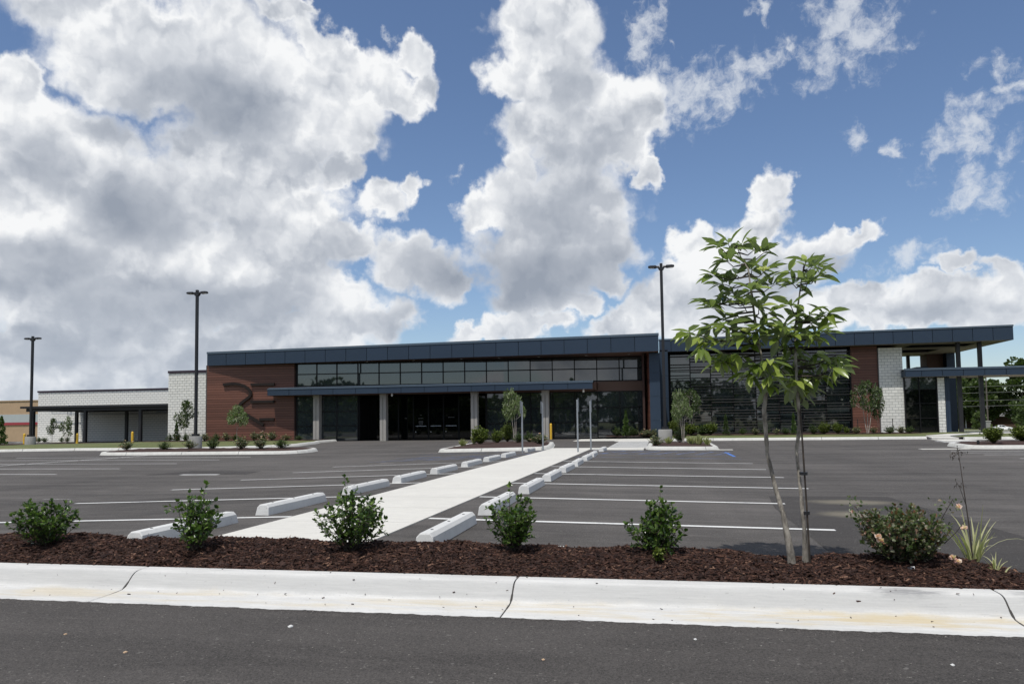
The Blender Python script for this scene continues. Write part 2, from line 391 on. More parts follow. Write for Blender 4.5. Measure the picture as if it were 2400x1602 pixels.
LEAF_V = [(0, 0, 0), (-.34, .3, .06), (-.3, .68, .05), (0, 1, -.06), (.3, .68, .05), (.34, .3, .06)]
LEAF_F = [np.array([(0, 5, 4, 3), (0, 3, 2, 1)])]

def leaves_mesh(name, pos, d, nrm, size, mats, aspect=1.0, rng=None, matidx=None):
    M = frames(d, nrm) * size[:, None, None]
    M[:, :, 0] *= aspect
    V, F = scatter(LEAF_V, LEAF_F, M, pos)
    mi = None if matidx is None else np.repeat(matidx, 2)
    return np_mesh(name, V, F, mats, False, mi)

def dup(root, loc, rz=0.0, scale=(1, 1, 1), label=None, group=None):
    """a copy of a thing with copies of its parts and sub-parts; meshes are shared"""
    r = root.copy(); COL.objects.link(r)
    r.location = loc; r.rotation_euler = (0, 0, rz); r.scale = scale
    if label: r['label'] = label
    if group: r['group'] = group
    for ch in list(root.children):
        c = ch.copy(); COL.objects.link(c); c.parent = r
        for g in list(ch.children):
            d = g.copy(); COL.objects.link(d); d.parent = c
    return r

# ------------------------------------------------------------------ materials
def mat(name, fn):
    m = bpy.data.materials.new(name); m.use_nodes = True
    t = NT(m.node_tree)
    out = t.n('ShaderNodeOutputMaterial')
    b = t.n('ShaderNodeBsdfPrincipled')
    t.link(b.outputs[0], out.inputs[0])
    fn(t, b, out)
    return m

def bump(t, b, h, strength=0.3, dist=0.01):
    nd = t.n('ShaderNodeBump'); nd.inputs['Strength'].default_value = strength; nd.inputs['Distance'].default_value = dist
    t.link(h, nd.inputs['Height']); t.link(nd.outputs[0], b.inputs['Normal'])

def wpos(t): return t.n('ShaderNodeNewGeometry').outputs['Position']

def plain(name, col, rough=0.6, var=0.12, scale=3.0, metal=0.0, spec=0.5, bscale=None, bstr=0.15, objvar=0.0):
    def fn(t, b, out):
        p = wpos(t)
        n = t.noise(p, scale, 5.0, .6).outputs[0]
        f = t.math('ADD', t.math('MULTIPLY', t.math('SUBTRACT', n, .5), 2 * var), 1.0)
        if objvar:
            oi = t.n('ShaderNodeObjectInfo').outputs['Random']
            f = t.math('ADD', f, t.math('MULTIPLY', t.math('SUBTRACT', oi, .5), 2 * objvar))
        c = t.vmath('SCALE', col, scale=f)
        t.link(c, b.inputs['Base Color'])
        b.inputs['Roughness'].default_value = rough; b.inputs['Metallic'].default_value = metal
        b.inputs['Specular IOR Level'].default_value = spec
        if bscale: bump(t, b, t.noise(p, bscale, 4.0, .6).outputs[0], bstr, 0.01)
    return mat(name, fn)

def asphalt_fn(base, streak=1.0, speck=1.0, sand=()):
    def fn(t, b, out):
        p = wpos(t)
        fine = t.noise(p, 110.0, 3.0, .75).outputs[0]
        grain = t.noise(p, 72.0, 3.0, .8).outputs[0]
        grit = t.n('ShaderNodeTexVoronoi', feature='F1'); t.link(p, grit.inputs['Vector']); grit.inputs['Scale'].default_value = 62.0
        mid = t.noise(t.mapping(p, scale=(.35, 1.5, 1)), 2.2, 6.0, .68, dist=.5).outputs[0]
        long_ = t.noise(t.mapping(p, rot=(0, 0, .12), scale=(.05, .55, 1)), 2.0, 6.0, .65, dist=.3).outputs[0]
        lane = t.noise(t.mapping(p, scale=(1.1, .05, 1)), 1.2, 4.0, .6).outputs[0]
        big = t.noise(p, .13, 4.0, .55).outputs[0]
        wear = t.noise(t.mapping(p, rot=(0, 0, .2), scale=(.12, 1.0, 1)), 5.0, 6.0, .75).outputs[0]
        def add(f, n, k): return t.math('ADD', f, t.math('MULTIPLY', t.math('SUBTRACT', n, .5), k))
        f = add(1.0, fine, 1.6 * speck)
        f = add(f, grain, 2.3 * speck)
        f = add(f, mid, .75 * streak)
        f = add(f, long_, .95 * streak)
        f = add(f, lane, .35 * streak)
        f = add(f, big, .9 * streak)
        f = t.math('ADD', f, t.math('MULTIPLY', t.ss(wear, .56, .72), .42 * streak))
        f = t.math('MAXIMUM', f, .15)
        c = t.vmath('SCALE', base, scale=f)
        sp = t.ss(t.noise(p, 48.0, 1.0, .5).outputs[0], .72, .79)
        c = t.mixc(t.math('MULTIPLY', sp, .6), c, (.32, .30, .27))
        gv = t.ss(grit.outputs['Color'], .90, .96)
        c = t.mixc(t.math('MULTIPLY', gv, .55), c, (.21, .20, .185))
        for (sx, sy, rx, ry) in sand:          # washed-out sand lying on the asphalt
            q = t.vmath('MULTIPLY', t.vmath('SUBTRACT', p, (sx, sy, 0)), (1 / rx, 1 / ry, 0))
            m = t.math('ADD', t.vmath('LENGTH', q), t.math('MULTIPLY', t.noise(t.mapping(p, scale=(.5, 1.5, 1)), 6.0, 5.0, .7).outputs[0], 1.0))
            c = t.mixc(t.math('MULTIPLY', t.ss(m, .7, 1.6, 1.0, 0.0), .6), c, (.24, .215, .16))
        dk = t.ss(t.noise(p, 21.0, 2.0, .6).outputs[0], .70, .78)
        c = t.mixc(t.math('MULTIPLY', dk, .6), c, (.02, .02, .02))
        t.link(c, b.inputs['Base Color'])
        b.inputs['Roughness'].default_value = .9; b.inputs['Specular IOR Level'].default_value = .3
        h = t.math('ADD', t.math('MULTIPLY', grit.outputs['Distance'], .8), t.math('ADD', fine, grain))
        bump(t, b, h, .8, .008)
    return fn
M_LOT = mat('lot_asphalt', asphalt_fn((.084, .077, .0715), 1.35))
M_ROAD = mat('road_asphalt', asphalt_fn((.067, .0610, .0565), .9, 1.3))
M_PATCH = mat('patch_asphalt', asphalt_fn((.052, .0475, .0445), .7, 1.0, ((2.9, 12.3, .8, .45), (2.5, 10.7, .5, .45))))

def concrete_fn(base, stain=.2, streak=(1, 1, 1), gutter=False):
    def fn(t, b, out):
        p = wpos(t)
        n1 = t.noise(t.mapping(p, scale=streak), 5.0, 7.0, .7).outputs[0]
        n2 = t.noise(p, 55.0, 3.0, .7).outputs[0]
        brush = t.noise(t.mapping(p, scale=(.06, 1, 1)), 90.0, 4.0, .7).outputs[0]
        big = t.noise(p, .7, 3.0, .5).outputs[0]
        f = t.math('ADD', 1.0, t.math('MULTIPLY', t.math('SUBTRACT', n1, .5), stain * 1.6))
        f = t.math('ADD', f, t.math('MULTIPLY', t.math('SUBTRACT', n2, .5), .22))
        f = t.math('ADD', f, t.math('MULTIPLY', t.math('SUBTRACT', big, .5), stain))
        f = t.math('ADD', f, t.math('MULTIPLY', t.math('SUBTRACT', brush, .5), .38))
        c = t.vmath('SCALE', base, scale=f)
        pit = t.ss(t.noise(p, 38.0, 1.0, .5).outputs[0], .72, .78)
        c = t.mixc(t.math('MULTIPLY', pit, .4), c, (.12, .11, .1))
        if gutter:
            sp = t.n('ShaderNodeSeparateXYZ'); t.link(p, sp.inputs[0])
            wob = t.math('MULTIPLY', t.math('SUBTRACT', t.noise(p, 3.0, 4.0, .6).outputs[0], .5), .22)
            y = t.math('ADD', sp.outputs[1], wob)
            silt = t.math('MULTIPLY', t.ss(y, 5.38, 5.52), t.ss(y, 5.66, 5.80, 1.0, 0.0))
            patchy = t.ss(t.noise(t.mapping(p, scale=(.5, 3, 1)), 2.4, 4.0, .6).outputs[0], .38, .62)
            rx = t.ss(sp.outputs[0], -2.0, 2.0, .55, 1.0)
            c = t.mixc(t.math('MULTIPLY', t.math('MULTIPLY', silt, patchy), t.math('MULTIPLY', rx, .75)), c, (.52, .42, .24))
            # tyre rubber rubbed onto the face
            d1 = t.vmath('LENGTH', t.vmath('MULTIPLY', t.vmath('SUBTRACT', p, (1.72, 5.93, -.07)), (2.4, 7.0, 7.0)))
            d2 = t.vmath('LENGTH', t.vmath('MULTIPLY', t.vmath('SUBTRACT', p, (2.68, 5.95, -.07)), (2.6, 7.0, 7.0)))
            rub = t.ss(t.math('ADD', t.math('MINIMUM', d1, d2), t.math('MULTIPLY', t.noise(t.mapping(p, scale=(1, 4, 4)), 7.0, 5.0, .7).outputs[0], 1.3)), .75, 1.5, 1.0, 0.0)
            c = t.mixc(t.math('MULTIPLY', rub, .62), c, (.09, .09, .10))
            face = t.math('MULTIPLY', t.ss(t.math('ADD', t.math('MULTIPLY', y, .25), t.math('MULTIPLY', sp.outputs[1], .75)), 5.74, 5.80), t.ss(sp.outputs[1], 5.87, 5.93, 1.0, 0.0))  # front face greyed by position: its shade is put into the colour
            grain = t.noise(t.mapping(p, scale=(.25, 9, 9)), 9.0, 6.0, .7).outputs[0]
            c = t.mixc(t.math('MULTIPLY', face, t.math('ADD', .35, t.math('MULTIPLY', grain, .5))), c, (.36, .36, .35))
            dirt = t.ss(t.noise(t.mapping(p, scale=(.6, 6, 6)), 4.0, 6.0, .7).outputs[0], .58, .78)
            c = t.mixc(t.math('MULTIPLY', dirt, .4), c, (.25, .25, .25))
        t.link(c, b.inputs['Base Color'])
        b.inputs['Roughness'].default_value = .85; b.inputs['Specular IOR Level'].default_value = .3
        bump(t, b, t.math('ADD', n2, t.math('MULTIPLY', n1, .6)), .3, .006)
    return fn
M_WALK = mat('walk_concrete', concrete_fn((.56, .545, .50), .2, (.5, 1.5, 1)))
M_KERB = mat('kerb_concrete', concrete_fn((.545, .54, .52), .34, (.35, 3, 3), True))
M_JOINT = plain('joint_filler', (.045, .042, .038), .95, .2, 20.0)
M_KERB2 = mat('island_kerb_concrete', concrete_fn((.50, .495, .465), .35))
M_STOP = mat('wheel_stop_concrete', concrete_fn((.55, .55, .535), .2))
M_CONC = mat('pier_concrete', concrete_fn((.30, .295, .28), .35, (2, 2, .6)))
M_COLC = mat('column_concrete', concrete_fn((.34, .325, .30), .25, (2, 2, .4)))

def paint_fn(col, keep):
    def fn(t, b, out):
        p = wpos(t)
        n = t.noise(p, 26.0, 6.0, .75).outputs[0]
        n2 = t.noise(p, 1.3, 3.0, .6).outputs[0]
        a = t.ss(t.math('ADD', t.math('MULTIPLY', n, .7), t.math('MULTIPLY', n2, .5)), keep - .12, keep + .16)
        c = t.mixc(a, (.085, .08, .078), col)
        t.link(c, b.inputs['Base Color']); b.inputs['Roughness'].default_value = .8
        bump(t, b, t.noise(p, 150.0, 2.0, .6).outputs[0], .4, .004)
    return fn
M_WHITE_LINE = mat('white_line_paint', paint_fn((.66, .66, .64), .44))
M_FADED_LINE = mat('worn_line_paint', paint_fn((.50, .49, .46), .58))
M_BLUE_LINE = mat('worn_blue_paint', paint_fn((.11, .19, .42), .60))
M_BLUE_LINE2 = mat('fresh_blue_paint', paint_fn((.06, .17, .50), .38))

M_BLUE = plain('slate_blue_panel', (.026, .043, .070), .45, .06, .8, spec=.32, objvar=.05)
M_COPING = plain('blue_coping', (.075, .105, .14), .35, .08, 1.0)
M_GAP = plain('dark_gap', (.006, .007, .009), .9, .05, spec=.1)
M_BLACK = plain('black_metal', (.014, .014, .016), .45, .1, 6.0)
M_FRAME = plain('black_window_frame', (.008, .008, .009), .5, .1, spec=.25)
M_SOFFIT = plain('brown_soffit', (.12, .06, .045), .6, .1, 2.0)
M_SOFFIT2 = plain('beige_soffit', (.31, .265, .225), .65, .08, 1.0)
M_BAND = plain('brown_band_panel', (.11, .062, .045), .6, .08, 1.5)
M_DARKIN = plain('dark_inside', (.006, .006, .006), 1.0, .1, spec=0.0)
M_ROOF = plain('roof_membrane', (.30, .30, .29), .8, .1)
M_MORTAR = plain('grey_mortar', (.33, .33, .32), .9, .1, 4.0)
M_BLOCK = plain('white_block', (.74, .73, .68), .8, .07, 2.5, bscale=40.0, bstr=.2, objvar=.05)
M_GALV = plain('galvanised_steel', (.34, .36, .38), .45, .15, 9.0, metal=.55)
M_YELLOW = plain('yellow_paint', (.66, .40, .03), .5, .08, 8.0)
M_BRONZE = plain('bronze_slat', (.075, .068, .063), .45, .1, 4.0, metal=.3)
M_SIGNB = plain('dark_bronze_letter', (.022, .016, .014), .55, .08, 4.0, spec=.2)
M_WHITEM = plain('white_metal', (.75, .75, .75), .4, .04)
M_TAN = plain('tan_brick', (.44, .31, .20), .85, .15, 1.2, bscale=12.0)
M_TAN2 = plain('grey_band', (.42, .45, .46), .7, .08, 1.0)
M_RED = plain('red_band', (.34, .045, .06), .6, .08, 1.0)
M_BRICK = plain('dark_brick', (.10, .06, .045), .85, .2, 6.0)
M_CORR = plain('corrugated_metal', (.62, .62, .62), .4, .06, 2.0)
M_CARW = plain('white_car_paint', (.78, .79, .80), .25, .03)
M_TYRE = plain('tyre_rubber', (.02, .02, .02), .8, .1)
M_HROOF = plain('grey_shingle', (.14, .14, .14), .9, .15, 1.0)
M_WOOD = plain('weathered_pole', (.12, .10, .085), .9, .2, 6.0)
M_CABLE = plain('grey_cable', (.17, .18, .17), .6, .05)

def plank_fn(t, b, out):
    p = wpos(t)
    oi = t.n('ShaderNodeObjectInfo').outputs['Random']
    off = t.n('ShaderNodeCombineXYZ'); t.link(t.math('MULTIPLY', oi, 37.0), off.inputs[1])
    g = t.noise(t.vmath('ADD', t.mapping(p, scale=(.35, .35, 9.0)), off.outputs[0]), 5.0, 6.0, .65, dist=.3).outputs[0]
    n = t.noise(t.mapping(p, scale=(.6, .6, 2)), 2.0, 3.0, .5).outputs[0]
    f = t.math('ADD', .62, t.math('MULTIPLY', g, .5))
    f = t.math('ADD', f, t.math('MULTIPLY', n, .25))
    f = t.math('ADD', f, t.math('MULTIPLY', t.math('SUBTRACT', oi, .5), .45))
    c = t.vmath('SCALE', (.152, .062, .041), scale=f)
    t.link(c, b.inputs['Base Color']); b.inputs['Roughness'].default_value = .5
    bump(t, b, g, .2, .004)
M_PLANK = mat('brown_plank', plank_fn)
M_PLANKBACK = plain('plank_backing', (.035, .016, .012), .9, .1)

def glass_fn(tint, ior):
    def fn(t, b, out):
        p = wpos(t)
        n = t.noise(p, .9, 2.0, .5).outputs[0]
        t.link(t.vmath('SCALE', tint, scale=t.math('ADD', .7, t.math('MULTIPLY', n, .6))), b.inputs['Base Color'])
        b.inputs['Roughness'].default_value = .02
        b.inputs['IOR'].default_value = ior
        bump(t, b, t.noise(p, .6, 1.0, .5).outputs[0], .05, .02)
    return fn
M_GLASS = mat('tinted_glass', glass_fn((.032, .041, .044), 2.0))
M_GLASSD = mat('dark_entrance_glass', glass_fn((.004, .005, .005), 1.45))
M_CARG = mat('car_glass', glass_fn((.01, .012, .016), 1.6))

def mulch_fn(t, b, out):
    g = t.n('ShaderNodeNewGeometry')
    cr = t.n('ShaderNodeValToRGB'); t.link(g.outputs['Random Per Island'], cr.inputs[0])
    e = cr.color_ramp.elements
    e[0].position = 0; e[0].color = (.012, .0055, .004, 1)
    e[1].position = 1; e[1].color = (.20, .115, .075, 1)
    for q, c in ((.35, (.025, .0115, .008, 1)), (.7, (.05, .0225, .0145, 1)), (.93, (.082, .039, .026, 1))):
        x = e.new(q); x.color = c
    n = t.noise(t.mapping(g.outputs['Position'], scale=(1, 1, 1)), 120.0, 3.0, .6).outputs[0]
    c = t.vmath('SCALE', cr.outputs[0], scale=t.math('ADD', .55, t.math('MULTIPLY', n, .9)))
    t.link(c, b.inputs['Base Color']); b.inputs['Roughness'].default_value = .8; b.inputs['Specular IOR Level'].default_value = .25
M_MULCH = mat('mulch_chip', mulch_fn)
def bed_fn(t, b, out):
    p = wpos(t)
    n = t.noise(p, 45.0, 5.0, .7).outputs[0]
    cr = t.n('ShaderNodeValToRGB'); t.link(n, cr.inputs[0])
    e = cr.color_ramp.elements
    e[0].position = .32; e[0].color = (.012, .006, .004, 1); e[1].position = .72; e[1].color = (.07, .03, .019, 1)
    t.link(cr.outputs[0], b.inputs['Base Color']); b.inputs['Roughness'].default_value = .9
    bump(t, b, n, .8, .02)
M_BED = mat('mulch_bed', bed_fn)

def grass_fn(t, b, out):
    p = wpos(t)
    n = t.noise(p, 14.0, 5.0, .7).outputs[0]; n2 = t.noise(p, .35, 3.0, .5).outputs[0]
    c = t.mixc(t.ss(n, .35, .7), (.055, .075, .018), (.135, .15, .045))
    c = t.mixc(t.math('MULTIPLY', t.ss(n2, .45, .7), .5), c, (.19, .165, .07))
    t.link(c, b.inputs['Base Color']); b.inputs['Roughness'].default_value = .9
    bump(t, b, n, .6, .03)
M_GRASS = mat('lawn_grass', grass_fn)

def leaf_mat(name, cols, rough=.4, back=None, trans=.25, spec=.5):
    def fn(t, b, out):
        g = t.n('ShaderNodeNewGeometry')
        cr = t.n('ShaderNodeValToRGB'); t.link(g.outputs['Random Per Island'], cr.inputs[0])
        e = cr.color_ramp.elements
        e[0].position = 0; e[0].color = (*cols[0], 1); e[1].position = 1; e[1].color = (*cols[-1], 1)
        for i, c in enumerate(cols[1:-1]):
            x = e.new((i + 1) / (len(cols) - 1)); x.color = (*c, 1)
        c = cr.outputs[0]
        if back: c = t.mixc(g.outputs['Backfacing'], c, back)
        t.link(c, b.inputs['Base Color']); b.inputs['Roughness'].default_value = rough
        b.inputs['Specular IOR Level'].default_value = spec
        tr = t.n('ShaderNodeBsdfTranslucent'); t.link(t.vmath('MULTIPLY', c, (1.2, 1.5, .6)), tr.inputs[0])
        mx = t.n('ShaderNodeMixShader'); mx.inputs[0].default_value = trans
        t.link(b.outputs[0], mx.inputs[1]); t.link(tr.outputs[0], mx.inputs[2]); t.link(mx.outputs[0], out.inputs[0])
    return mat(name, fn)
M_LEAF_SHRUB = leaf_mat('shrub_leaf', [(.024, .052, .012), (.045, .09, .018), (.085, .145, .028), (.17, .24, .06)], .3)
M_LEAF_ROSE = leaf_mat('rose_leaf', [(.042, .072, .024), (.075, .11, .04), (.125, .155, .06), (.24, .24, .18), (.22, .09, .05)], .35)
M_LEAF_ROUND = leaf_mat('round_shrub_leaf', [(.055, .085, .016), (.115, .15, .028), (.19, .22, .045)], .45)
M_LEAF_DARK = leaf_mat('dark_leaf', [(.034, .058, .018), (.06, .095, .028), (.11, .15, .045)], .45)
M_LEAF_WILLOW = leaf_mat('grey_green_leaf', [(.08, .125, .035), (.15, .20, .065), (.32, .36, .22)], .4)
M_LEAF_TREE = leaf_mat('tree_leaf', [(.038, .062, .020), (.07, .105, .03), (.12, .155, .05)], .55)
M_LEAF_PALE = leaf_mat('pale_tree_leaf', [(.06, .09, .03), (.10, .14, .045), (.16, .20, .075)], .55)
M_BLADE = leaf_mat('striped_blade', [(.30, .33, .13), (.50, .48, .28), (.17, .22, .06)], .4)
M_PETAL = leaf_mat('pink_petal', [(.80, .42, .42), (.85, .60, .57), (.86, .74, .70)], .6, trans=.35)
M_PETALW = leaf_mat('cream_petal', [(.72, .66, .46), (.78, .72, .58)], .6, trans=.35)

def magnolia_fn(t, b, out):
    g = t.n('ShaderNodeNewGeometry')
    oi = t.n('ShaderNodeObjectInfo').outputs['Random']
    cr = t.n('ShaderNodeValToRGB'); t.link(oi, cr.inputs[0])
    e = cr.color_ramp.elements
    e[0].position = 0; e[0].color = (.105, .155, .024, 1); e[1].position = 1; e[1].color = (.32, .38, .085, 1)
    x = e.new(.5); x.color = (.185, .245, .042, 1)
    tc = t.n('ShaderNodeTexCoord').outputs['Object']
    sp = t.n('ShaderNodeSeparateXYZ'); t.link(tc, sp.inputs[0])
    rib = t.ss(t.math('ABSOLUTE', sp.outputs[0]), .001, .004, 1.0, 0.0)
    c = t.mixc(t.math('MULTIPLY', rib, .6), cr.outputs[0], (.20, .24, .07))
    c = t.mixc(g.outputs['Backfacing'], c, (.24, .28, .17))
    t.link(c, b.inputs['Base Color']); b.inputs['Roughness'].default_value = .27
    bump(t, b, t.noise(tc, 60.0, 2.0, .5).outputs[0], .15, .004)
    tr = t.n('ShaderNodeBsdfTranslucent'); t.link(t.vmath('MULTIPLY', c, (1.1, 1.35, .5)), tr.inputs[0])
    mx = t.n('ShaderNodeMixShader'); mx.inputs[0].default_value = .28
    t.link(b.outputs[0], mx.inputs[1]); t.link(tr.outputs[0], mx.inputs[2]); t.link(mx.outputs[0], out.inputs[0])
M_MAG = mat('magnolia_leaf', magnolia_fn)
M_MAG2 = leaf_mat('magnolia_leaf_mass', [(.105, .155, .024), (.185, .245, .042), (.32, .38, .085)], .27, back=(.24, .28, .17), trans=.28)

def bark_fn(c0, c1, sc_=30.0):
    def fn(t, b, out):
        p = wpos(t)
        n = t.noise(t.mapping(p, scale=(1, 1, .35)), sc_, 6.0, .7).outputs[0]
        n2 = t.noise(p, sc_ * .25, 3.0, .5).outputs[0]
        c = t.mixc(t.ss(t.math('ADD', t.math('MULTIPLY', n, .6), t.math('MULTIPLY', n2, .5)), .38, .72), c0, c1)
        t.link(c, b.inputs['Base Color']); b.inputs['Roughness'].default_value = .9
        bump(t, b, n, .6, .01)
    return fn
M_BARK = mat('grey_bark', bark_fn((.10, .088, .072), (.38, .345, .29), 42.0))
M_BARKD = mat('dark_twig_bark', bark_fn((.022, .017, .014), (.06, .046, .034)))
M_BARKP = mat('pale_bark', bark_fn((.22, .19, .16), (.46, .41, .36), 14.0))

# ------------------------------------------------------------------ the ground
rng = np.random.default_rng(7)
random.seed(5)
GX = [-75, -60, -18, -10.5, -4.75, -2.9, 2.7, 12, 60, 75]
GZV = [-.2, -.2, -.2, -.17, 0, 0, -.09, -.1, -.1, -.1]
def gz(x, y):
    zc = float(np.interp(x, GX, GZV))
    t = min(max((y - 30) / 14, 0), 1); t = t * t * (3 - 2 * t)
    return zc * (1 - t)

def grid_mesh(name, xs, ys, zf, m, smooth=True):
    X, Y = np.meshgrid(xs, ys)
    Z = np.array([[zf(x, y) for x in xs] for y in ys])
    V = np.stack([X, Y, Z], -1).reshape(-1, 3)
    nx, ny = len(xs), len(ys)
    i = (np.arange(ny - 1)[:, None] * nx + np.arange(nx - 1)[None]).ravel()
    F = np.stack([i, i + 1, i + nx + 1, i + nx], 1)
    return np_mesh(name, V, F, m, smooth)

def terrain(x, y):
    if y < 56: return -.6
    if y < 62: return -.6 + .42 * (y - 56) / 6
    return -.18 - 2.42 * min((y - 62) / 163, 1)
ground = place('ground', grid_mesh('ground', [-4000, -1500, -500, -200, -100, -50, 0, 50, 100, 200, 500, 1500, 4000],
               [-1500, -400, -100, -20, 56, 62, 100, 150, 225, 400, 1000, 4000], terrain, M_GRASS), (0, 0, 0))
tag(ground, kind='structure')
def ragged(x):
    return 5.312 + .006 * math.sin(x * 9.1) + .005 * math.sin(x * 31 + 1) + random.uniform(-.007, .007)
rxs = [-60, -20, -9] + list(np.arange(-8, 6.01, .025)) + [9, 20, 60]
rv, rf = [], []
for x in rxs:
    e = ragged(x)
    rv += [(x, -9, -.2), (x, 0, -.2), (x, 5.2, -.2), (x, e - .03, -.1965), (x, e, -.1885), (x, e + .004, -.2)]
for i in range(len(rxs) - 1):
    for j in range(5):
        a = i * 6 + j; rf.append((a, a + 6, a + 7, a + 1))
road = place('driveway', np_mesh('driveway', np.array(rv), np.array(rf), M_ROAD), (0, 0, 0))
tag(road, kind='structure')
xs = sorted(set(GX + list(np.arange(-74, 60, 2.0))))
lot = place('parking_lot', grid_mesh('parking_lot', xs, list(np.arange(6.9, 62.1, 1.0)) + [62.4], gz, M_LOT), (0, 0, 0))
tag(lot, kind='structure')

def strip(name, x0, x1, y0, y1, m, parent=lot, dz=.006):
    """a painted mark or sheet that follows the fall of the lot"""
    bx = [x0] + [g for g in GX if x0 < g < x1] + [x1]
    by = list(np.linspace(y0, y1, max(2, int((y1 - y0) / 1.0) + 2)))
    me = grid_mesh(name, bx, by, lambda x, y: gz(x, y) + dz, m)
    return place(name, me, (0, 0, 0), parent)
def patch(name, pts, m, dz=.006, parent=lot):
    me = bpy.data.meshes.new(name)
    me.from_pydata([(x, y, gz(x, y) + dz) for x, y in pts], [], [tuple(range(len(pts)))]); me.materials.append(m)
    return place(name, me, (0, 0, 0), parent)
LW = .055
for k in range(6):
    y = 9.18 + 2.75 * k
    strip('parking_line', -2.88, 1.85 if k == 1 else 2.70, y - LW, y + LW, M_WHITE_LINE)
    strip('parking_line', -10.45, -4.78, y - LW, y + LW, M_WHITE_LINE)
for k in (6, 7, 8):
    y = 9.18 + 2.75 * k
    strip('parking_line', -2.88, 2.66, y - LW, y + LW, M_BLUE_LINE)
    strip('parking_line', -10.3, -4.78, y - LW, y + LW, M_BLUE_LINE)
for i in range(7):          # worn blue hatching of the access aisles
    x = -2.2 + i * .7
    patch('hatch_stripe', [(x, 28.48), (x + .11, 28.48), (x + .9, 31.1), (x + .79, 31.1)], M_BLUE_LINE)
    x = -9.9 + i * .7
    patch('hatch_stripe', [(x, 25.72), (x + .11, 25.72), (x + .9, 28.4), (x + .79, 28.4)], M_BLUE_LINE)
strip('end_stripe', 2.55, 2.66, 27.2, 30.9, M_BLUE_LINE2)
for y in (14.4, 17.1, 19.87, 22.61, 25.71, 28.52, 31.01):
    strip('parking_line', -30.5, -18.1, y - LW, y + LW, M_WHITE_LINE)
strip('row_line', -24.86, -24.74, 14.0, 33.0, M_WHITE_LINE, dz=.008)
for y in (31.0, 29.6, 28.1, 25.5, 22.7, 19.9):
    strip('parking_line', 10.85, 16.4, y - LW, y + LW, M_WHITE_LINE)
# newer asphalt of the aisle on the right, with its straight cut edge
patch('asphalt_patch', [(1.57, 6.9), (4.05, 6.9), (3.80, 9.3), (3.70, 11.9), (3.66, 13.25), (1.78, 13.1), (1.62, 11.4)], M_PATCH, .003)
# old loading mark and its patch in the left aisle
patch('asphalt_patch', [(-14.7, 19.4), (-11.6, 19.6), (-11.9, 21.0), (-14.4, 21.3)], M_PATCH, .003)
strip('loading_mark', -13.6, -12.4, 19.40, 19.62, M_WHITE_LINE)
strip('loading_mark', -9.3, -8.7, 24.1, 24.25, M_FADED_LINE)
strip('loading_mark', -11.8, -11.2, 12.6, 12.7, M_FADED_LINE)
# crossings
for i in range(11):
    y = 34.3 + i * 1.0
    strip('crossing_bar', -2.3, -.55, y, y + .55, M_WHITE_LINE)
for i in range(5):
    y = 36.9 + i * .95
    strip('crossing_bar', 13.65, 15.65, y, y + .5, M_WHITE_LINE)

# the concrete walk down the middle of the lot, slab by slab
walk = empty('walkway', (-3.83, 7.2, 0), kind='structure')
y = 7.2
while y < 32.0:
    L = min(1.53, 32.2 - y)
    piece('slab', -4.74, -2.91, y, y + L - .012, -.14, .012, M_WALK, walk)
    y += L
for x0, x1, y0, y1 in ((-4.78, -2.75, 32.2, 34.1), (-2.74, -.62, 31.9, 34.1), (-5.2, -2.6, 46.3, 51.4), (-2.58, -.1, 45.0, 51.4)):
    piece('slab', x0, x1, y0, y1, -.14, .014, M_WALK, walk)
pth = empty('concrete_path', (15.2, 45, 0), kind='structure')
def slab_poly(pts, z, parent, name='slab', m=None):
    return MB().prism(pts, z - .16, z).build(name, m or M_WALK, parent)
slab_poly([(14.55, 44.2), (15.6, 43.4), (16.3, 46.6), (15.2, 47.2)], .10, pth)
slab_poly([(15.22, 47.22), (16.32, 46.62), (18.6, 50.2), (17.6, 51.0)], .156, pth)
slab_poly([(17.62, 51.02), (18.62, 50.22), (26.5, 54.6), (26.2, 56.0)], .156, pth)
slab_poly([(20.0, 56.1), (45, 56.1), (45, 63), (20.0, 63)], .08, pth)
slab_poly([(14.0, 40.7), (15.9, 41.8), (15.7, 43.3), (14.4, 44.1)], .012, pth)
piece('slab', 10.4, 12.2, 32.75, 33.25, -.24, -.075, M_WALK, pth)
piece('slab', 2.3, 3.1, 32.95, 33.35, -.22, -.06, M_WALK, pth)

# ------------------------------------------------------------------ near kerb and mulch bed
PROF = [(5.31, -.30), (5.31, -.193), (5.50, -.190), (5.66, -.187), (5.735, -.180), (5.775, -.165), (5.80, -.145), (5.865, -.085),
        (5.895, -.066), (5.93, -.056), (5.98, -.0525), (6.07, -.052), (6.09, -.058), (6.10, -.30)]
kerb = empty('kerb', (-1, 5.7, -.2), kind='structure')
KJ = [-12.0, -8.06, -4.55, -1.15, 2.36, 5.85, 9.3]
def kerb_piece(x0, x1):
    n = 24; b = MB(); ed = .012
    st = [x0, x0 + ed] + list(np.linspace(x0 + ed, x1 - ed, n))[1:-1] + [x1 - ed, x1]
    k = len(PROF)
    for i, x in enumerate(st):
        sh = .006 if i in (0, len(st) - 1) else 0
        wob = .0035 * math.sin(x * 2.3) + .0025 * math.sin(x * 5.9 + 1)
        for j, (yy, zz) in enumerate(PROF):
            top = 1 <= j <= k - 2
            b.v.append((x, yy + (wob if j in (1, 2) else wob * .4), zz - (sh if top else 0)))
    for i in range(len(st) - 1):
        for j in range(k):
            j2 = (j + 1) % k
            b.f.append((i * k + j, (i + 1) * k + j, (i + 1) * k + j2, i * k + j2)); b.mi.append(0)
    e = (len(st) - 1) * k
    b.f.append(tuple(range(k))); b.mi.append(0); b.f.append(tuple(range(e + k - 1, e - 1, -1))); b.mi.append(0)
    return b.build('kerb_segment', M_KERB, kerb, smooth=True)
